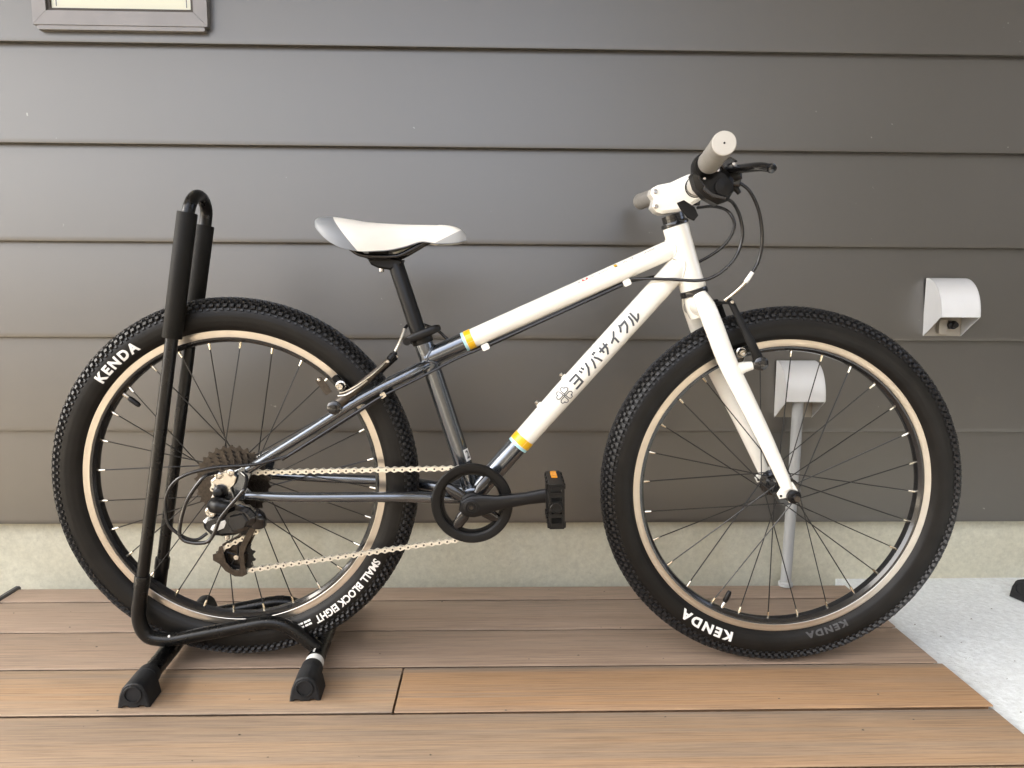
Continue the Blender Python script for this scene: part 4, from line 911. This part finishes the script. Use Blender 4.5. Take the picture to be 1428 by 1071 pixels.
# derailleur
g = G(); g.prism([(-.4400, .3300), (-.4270, .3430), (-.4080, .3440), (-.4010, .3360), (-.4050, .3240), (-.4110, .3180), (-.4060, .3020), (-.4180, .2960), (-.4330, .2965), (-.4420, .3030), (-.4360, .3130), (-.4330, .3210)], (0, -.0675, 0), t=.0045, bev=.0008); rd = P(g, 'derailleur', 'alloy')
for x, z, r in ((-.4280, .3390, .0058), (-.4085, .3435, .0056)):
    g = G(); g.lathe([(r, 0), (r, .0035), (r*.7, .0045), (r*.4, .0045), (r*.35, .003), (0, .003)], (x, -.0715, z), (0, -1, 0), 16); P(g, 'mounting_bolt', 'alloy', rd)
g = G(); g.tube(cr([(-.4360, -.076, .2880), (-.4280, -.088, .2955), (-.4160, -.094, .2950), (-.4070, -.093, .2930)], 5), [.0125]*5+[.0130]*5+[.0110]*6, 18); P(g, 'upper_knuckle', 'black', rd)
g = G(); g.lathe([(.0085, 0), (.0085, .004), (.0070, .0052), (.0040, .0052), (.0035, .0040), (0, .0040)], (-.4350, -.0890, .2860), (0, -1, 0), 20); P(g, 'pivot_bolt', 'alloy', rd)
g = G(); g.prism([(-.4500, .2700), (-.4480, .2580), (-.4380, .2480), (-.4200, .2460), (-.4000, .2480), (-.3800, .2570), (-.3700, .2680), (-.3690, .2800), (-.3780, .2900), (-.3950, .2950), (-.4180, .2870), (-.4320, .2800), (-.4420, .2770)], (0, -.0760, 0), t=.017, bev=.0055); P(g, 'parallelogram', 'gloss', rd)
g = G(); g.prism([(-.4060, .2800), (-.3850, .2850), (-.3770, .2730), (-.3840, .2600), (-.4020, .2560), (-.4080, .2680)], (0, -.0925, 0), t=.0040, bev=.0018); P(g, 'cover_panel', 'gloss', rd)
g = G(); g.prism([(-.4360, .2590), (-.4330, .2650), (-.4130, .2740), (-.4110, .2700), (-.4150, .2610), (-.4300, .2545)], (0, -.0935, 0), t=.0014, bev=.0004); P(g, 'badge_plate', 'sticker', rd)
g = G(); g.tube(cr([(-.3800, -.070, .2760), (-.3720, -.066, .2680), (-.3730, -.062, .2560)], 5), .0125, 16); P(g, 'lower_knuckle', 'gloss', rd)
g = G(); g.lathe([(.0042, 0), (.0042, .012)], (-.4180, -.0760, .2490), (0, 0, -1), 12); P(g, 'adjuster', 'alloy', rd)
PT = V((-.4140, 0, .1985)); PG = V((-.3960, 0, .2560))
for yy in (-.0515, -.0385):
    g = G(); g.prism([(-.3850, .2660), (-.3760, .2600), (-.3790, .2480), (-.3870, .2320), (-.3950, .2150), (-.4010, .2020), (-.3960, .1860), (-.3960, .1720), (-.4060, .1655), (-.4180, .1660), (-.4330, .1750), (-.4420, .1870), (-.4520, .1930), (-.4520, .2030), (-.4440, .2060), (-.4410, .2160), (-.4320, .2210), (-.4150, .2310), (-.4060, .2420), (-.4010, .2560)], (0, yy+.0008, 0), t=.0016, bev=.0003) if yy > -.05 else g.prism([(-.3830, .2700), (-.3750, .2640), (-.3790, .2500), (-.3880, .2330), (-.3965, .2180), (-.4020, .2030), (-.4010, .1850), (-.3975, .1700), (-.4060, .1655), (-.4180, .1660), (-.4330, .1750), (-.4420, .1870), (-.4520, .1930), (-.4520, .2030), (-.4440, .2060), (-.4410, .2160), (-.4360, .2180), (-.4345, .2060), (-.4310, .1900), (-.4220, .1790), (-.4110, .1760), (-.4085, .1830), (-.4100, .2010), (-.4080, .2150), (-.4000, .2320), (-.3900, .2480)], (0, yy+.0008, 0), t=.0016, bev=.0003)
    P(g, 'cage_plate', 'cog', rd)
for c, T in ((PT, 13), (PG, 11)):
    rp = .0127/(2*math.sin(PI/T)); g = G(); gear(g, c, rp, T, CY, .0025, rp*.66); P(g, 'jockey_wheel', 'black', rd, 30)
    for k in range(5):
        a = 2*PI*k/5+.3; e_ = V((math.cos(a), 0, math.sin(a))); g = G(); g.tube([c+V((0, CY, 0))+e_*.003, c+V((0, CY, 0))+e_*rp*.7], .0016, 8); P(g, 'wheel_spoke', 'black', rd)
    g = G(); g.lathe([(.0, -.009), (.0040, -.009), (.0046, -.0075), (.0046, .008)], c+V((0, CY, 0)), n=16); P(g, 'wheel_bolt', 'alloy', rd)
g = G(); g.tube(cr([(-.4290, -.072, .3440), (-.4350, -.085, .3445), (-.4430, -.098, .3405), (-.4668, -.102, .3055), (-.4797, -.102, .2620), (-.4760, -.102, .2460), (-.4590, -.102, .2400), (-.4380, -.102, .2420), (-.4270, -.102, .2560), (-.4150, -.102, .2814), (-.3840, -.102, .3180), (-.3790, -.096, .3270), (-.3820, -.082, .3380), (-.3920, -.072, .3430)], 6), .0030, 12); P(g, 'guard_wire', 'gloss', rd)
cable('shift_cable', [(-.3210, -.068, .3690), (-.3691, -.080, .3585), (-.4302, -.092, .3555), (-.4778, -.097, .3410), (-.5000, -.097, .3110), (-.5000, -.096, .2700), (-.4801, -.094, .2480), (-.4616, -.088, .2400), (-.4470, -.080, .2480)], .0026, 'housing')
# chain: links one by one along the path
def chain_path():
    rc = .0575; rr = .0225; path = []
    def arc(c, r, a0, a1, n): return [V((c.x+r*math.cos(lerp(a0, a1, i/n)), CY, c.z+r*math.sin(lerp(a0, a1, i/n)))) for i in range(n+1)]
    dtop = math.atan2(RC.z-BB.z, RC.x-BB.x)
    path += arc(BB, rc, R_(-80), R_(92.5), 24)[::1]                         # round the front of the chainring, bottom to top
    path += arc(RC, rr, R_(92.5), R_(200), 10)                               # over the small cog
    path += arc(PG, .0215, R_(50), R_(-60), 8)                               # guide wheel, in front
    path += arc(PT, .0265, R_(150), R_(282), 10)                             # tension wheel, behind and under
    return path
path = chain_path()
dens = []
N0 = len(path)
for i in range(N0):
    a, b = path[i], path[(i+1) % N0]; n_ = max(1, int((b-a).length/.0006))
    dens += [a.lerp(b, k/n_) for k in range(n_)]
tot = sum((dens[(i+1) % len(dens)]-dens[i]).length for i in range(len(dens))); NL = int(round(tot/.0127/2)*2); pit = tot/NL
joints = []; acc = 0; tgt = 0; i = 0
for i in range(len(dens)):
    if acc >= tgt-1e-9 and len(joints) < NL: joints.append(dens[i].copy()); tgt += pit
    acc += (dens[(i+1) % len(dens)]-dens[i]).length
def link_mesh(outer):
    g = G(); h = .0127/2; w = .0034 if outer else .0018
    for s2 in (-1, 1):
        poly = []
        for k in range(7): a = PI/2-PI*k/6; poly.append((h+.0043*math.cos(a), .0043*math.sin(a)))
        poly.append((0, -.0021))
        for k in range(7): a = -PI/2-PI*k/6; poly.append((-h+.0043*math.cos(a), .0043*math.sin(a)))
        poly.append((0, .0021)); g.prism(poly, (0, s2*w+.0005, 0), t=.001)
    g.cur = 1
    for x in (-h, h):
        if outer: g.lathe([(.0014, -.0042), (.0017, -.0040), (.0017, .0040), (.0014, .0042)], (x, 0, 0), n=8)
        else: g.lathe([(.0037, -.0014), (.0037, .0014)], (x, 0, 0), n=10)
    o = g.build('chain_link', ['chain', 'cog'], None, 35); me = o.data; bpy.data.objects.remove(o); return me
LM = [link_mesh(True), link_mesh(False)]
chain = empty('chain', (BB.x, CY, BB.z), 0, bike)
for k in range(len(joints)):
    a, b = joints[k], joints[(k+1) % len(joints)]; m_ = (a+b)/2; o = link('chain_link', LM[k % 2], chain, m_-V((BB.x, CY, BB.z)))
    o.rotation_euler = (0, -math.atan2(b.z-a.z, b.x-a.x), 0)
# ================================================================ bicycle stand
stand = empty('bicycle_stand', (-.4290, .0115, 0), R_(3.0))
tag(stand, 'black tubular floor stand with foam-sleeved hoop holding the rear wheel', 'bike stand')
SO = V((-.4290, .0115, 0))
def SB(g, name, m_, parent=stand, sharp=38): return g.build(name, m_, parent, sharp)
YS = .0405
hoop = [(-.1455, -YS, .155), (-.0530, -YS, .700), (-.0450, -YS, .7420), (-.0420, -.0345, .7600), (-.0405, -.018, .7715), (-.0400, 0, .7750)]
hoop = hoop+[(x, -y, z) for x, y, z in hoop[-2::-1]]
g = G(); g.tube([lerp(V(hoop[0]), V(hoop[1]), t) for t in (0, .5)]+cr(hoop[1:-1], 6)+[V(hoop[-1])], .0096, 20); SB(g, 'hoop', 'stand')
axis = (V(hoop[1])-V(hoop[0])).normalized()
for sg in (-1, 1):
    b0 = V(hoop[0]); b0.y = sg*YS; L0, L1 = (.402, .598) if sg < 0 else (.390, .586)
    g = G(); g.lathe([(.0098, L0), (.0145, L0), (.0150, L0+.001), (.0150, L1-.001), (.0145, L1), (.0098, L1)], b0, axis, 28); SB(g, 'foam_sleeve', 'foam')
    # base side rail: comes down from the hoop, bends forward, rises, drops to the front cross bar
    pts = fil([b0+axis*.010, (-.1560, sg*YS, .092), (-.1450, sg*YS, .058), (-.1080, sg*YS, .0520), (.0720, sg*YS, .0830), (.1330, sg*YS*1.05, .0300)], .035, 7)
    g = G(); g.tube(pts, .0112, 20); SB(g, 'base_rail', 'stand')
    g = G(); g.lathe([(.0098, 0), (.0122, 0), (.0122, .018), (.0116, .020)], b0-axis*.010, axis, 20); SB(g, 'socket', 'stand')
for x, st_ in ((-.120, 0), (.1330, 1)):
    y0, y1 = -.128, .150
    g = G(); g.tube([(x, y0, .0215), (x, y1, .0215)], .0148, 24); cb = SB(g, 'cross_bar', 'stand')
    for sg, ye in ((-1, y0), (1, y1)):
        poly = [(-.0235, 0), (-.017, 0), (-.015, .0025), (-.009, .0025), (-.007, 0), (.007, 0), (.009, .0025), (.015, .0025), (.017, 0), (.0235, 0), (.0230, .005), (.0200, .020)]
        for k in range(9): a = R_(10+20*k); poly.append((.0180*math.cos(a), .0225+.0170*math.sin(a)))
        poly += [(-.0200, .020), (-.0230, .005)]
        g = G(); g.prism(poly, (x, ye+.022, .0008), (1, 0, 0), (0, 0, 1), .046, .0022); cp = SB(g, 'rubber_foot', 'cap')
        ye2 = ye+.022-.046 if sg < 0 else ye+.022
        g = G(); g.lathe([(.0110, 0), (.0132, .0), (.0137, .0010), (.0132, .0020), (.0110, .0020)], (x, ye2-.0002 if sg < 0 else ye2, .0228), (0, sg, 0), 28, closed=True); SB(g, 'foot_rim', 'cap', cp)
        g = G(); g.lathe([(.0150, 0), (.0172, .001), (.0172, .016), (.0150, .020)], (x, ye-.001*sg*0+ (.021 if sg < 0 else -.041), .0225), (0, 1, 0), 24); SB(g, 'foot_collar', 'cap', cp)
    if st_:
        g = G(); g.tube([(x, y0+.042, .0215), (x, y0+.058, .0215)], .01505, 24, caps=False); SB(g, 'white_sticker', 'sticker', cb)
        for k in range(7):
            a = R_(100); c = V((x, 0, .0215)); e_ = V((math.cos(a), 0, math.sin(a))); t_ = V((-math.sin(a), 0, math.cos(a)))
            yy = y0+.064+k*.0042; g = G(); w_ = .0016; p = c+e_*.0150
            g.add([p+t_*-w_+V((0, yy, 0)), p+t_*w_+V((0, yy, 0)), p+t_*w_+V((0, yy+.0028, 0)), p+t_*-w_+V((0, yy+.0028, 0))], [(0, 1, 2, 3)]); SB(g, 'fine_print', 'sticker', cb)
g = G(); g.ball((-.1050, -YS-.0065, .0600), .0035, 10, (.7, .6, 1.4)); SB(g, 'paint_chip', 'sticker')

# ---------------------------------------------------------------- foot of another stand, cut off by the right edge
ft = empty('stand_foot', (1.124, .236, -.0075), R_(-76)); tag(ft, 'black rubber stand foot on the concrete, cut off by the right edge of the picture', 'stand foot')
poly = [(-.0275, 0), (.0275, 0), (.0270, .006), (.0235, .024)]+[(.0205*math.cos(R_(10+20*k)), .0270+.0195*math.sin(R_(10+20*k))) for k in range(9)]+[(-.0235, .024), (-.0270, .006)]
g = G(); g.prism(poly, (0, .023, 0), t=.046, bev=.0022); g.build('rubber_foot', 'cap', ft)
g = G(); g.lathe([(.0125, 0), (.0150, .0), (.0155, .0010), (.0150, .0020), (.0125, .0020)], (0, -.0232, .0270), (0, -1, 0), 28, closed=True); g.build('foot_rim', 'cap', ft)
g = G(); g.tube([(0, .018, .0250), (0, .33, .0250)], .0148, 20); g.build('cross_bar', 'stand', ft)

# ---------------------------------------------------------------- grit on deck and concrete
g = G()
for k in range(90):
    on_slab = k % 2; x = random.uniform(.80, 1.35) if on_slab else random.uniform(-.95, .74); y = random.uniform(-.30, .33) if on_slab else random.uniform(-.33, .29)
    r = random.uniform(.0006, .0017); z = -.0075 if on_slab else .0006; a = random.uniform(0, PI)
    g.add([(x+r*1.6*math.cos(a+q), y+r*math.sin(a+q), z) for q in (0, 1.7, 3.3, 4.9)]+[(x, y, z+r*.8)], [(0, 1, 4), (1, 2, 4), (2, 3, 4), (3, 0, 4), (3, 2, 1, 0)])
tag(g.build('grit', 'yard'), 'scattered grit and dust specks on deck and concrete', 'grit', kind='stuff')
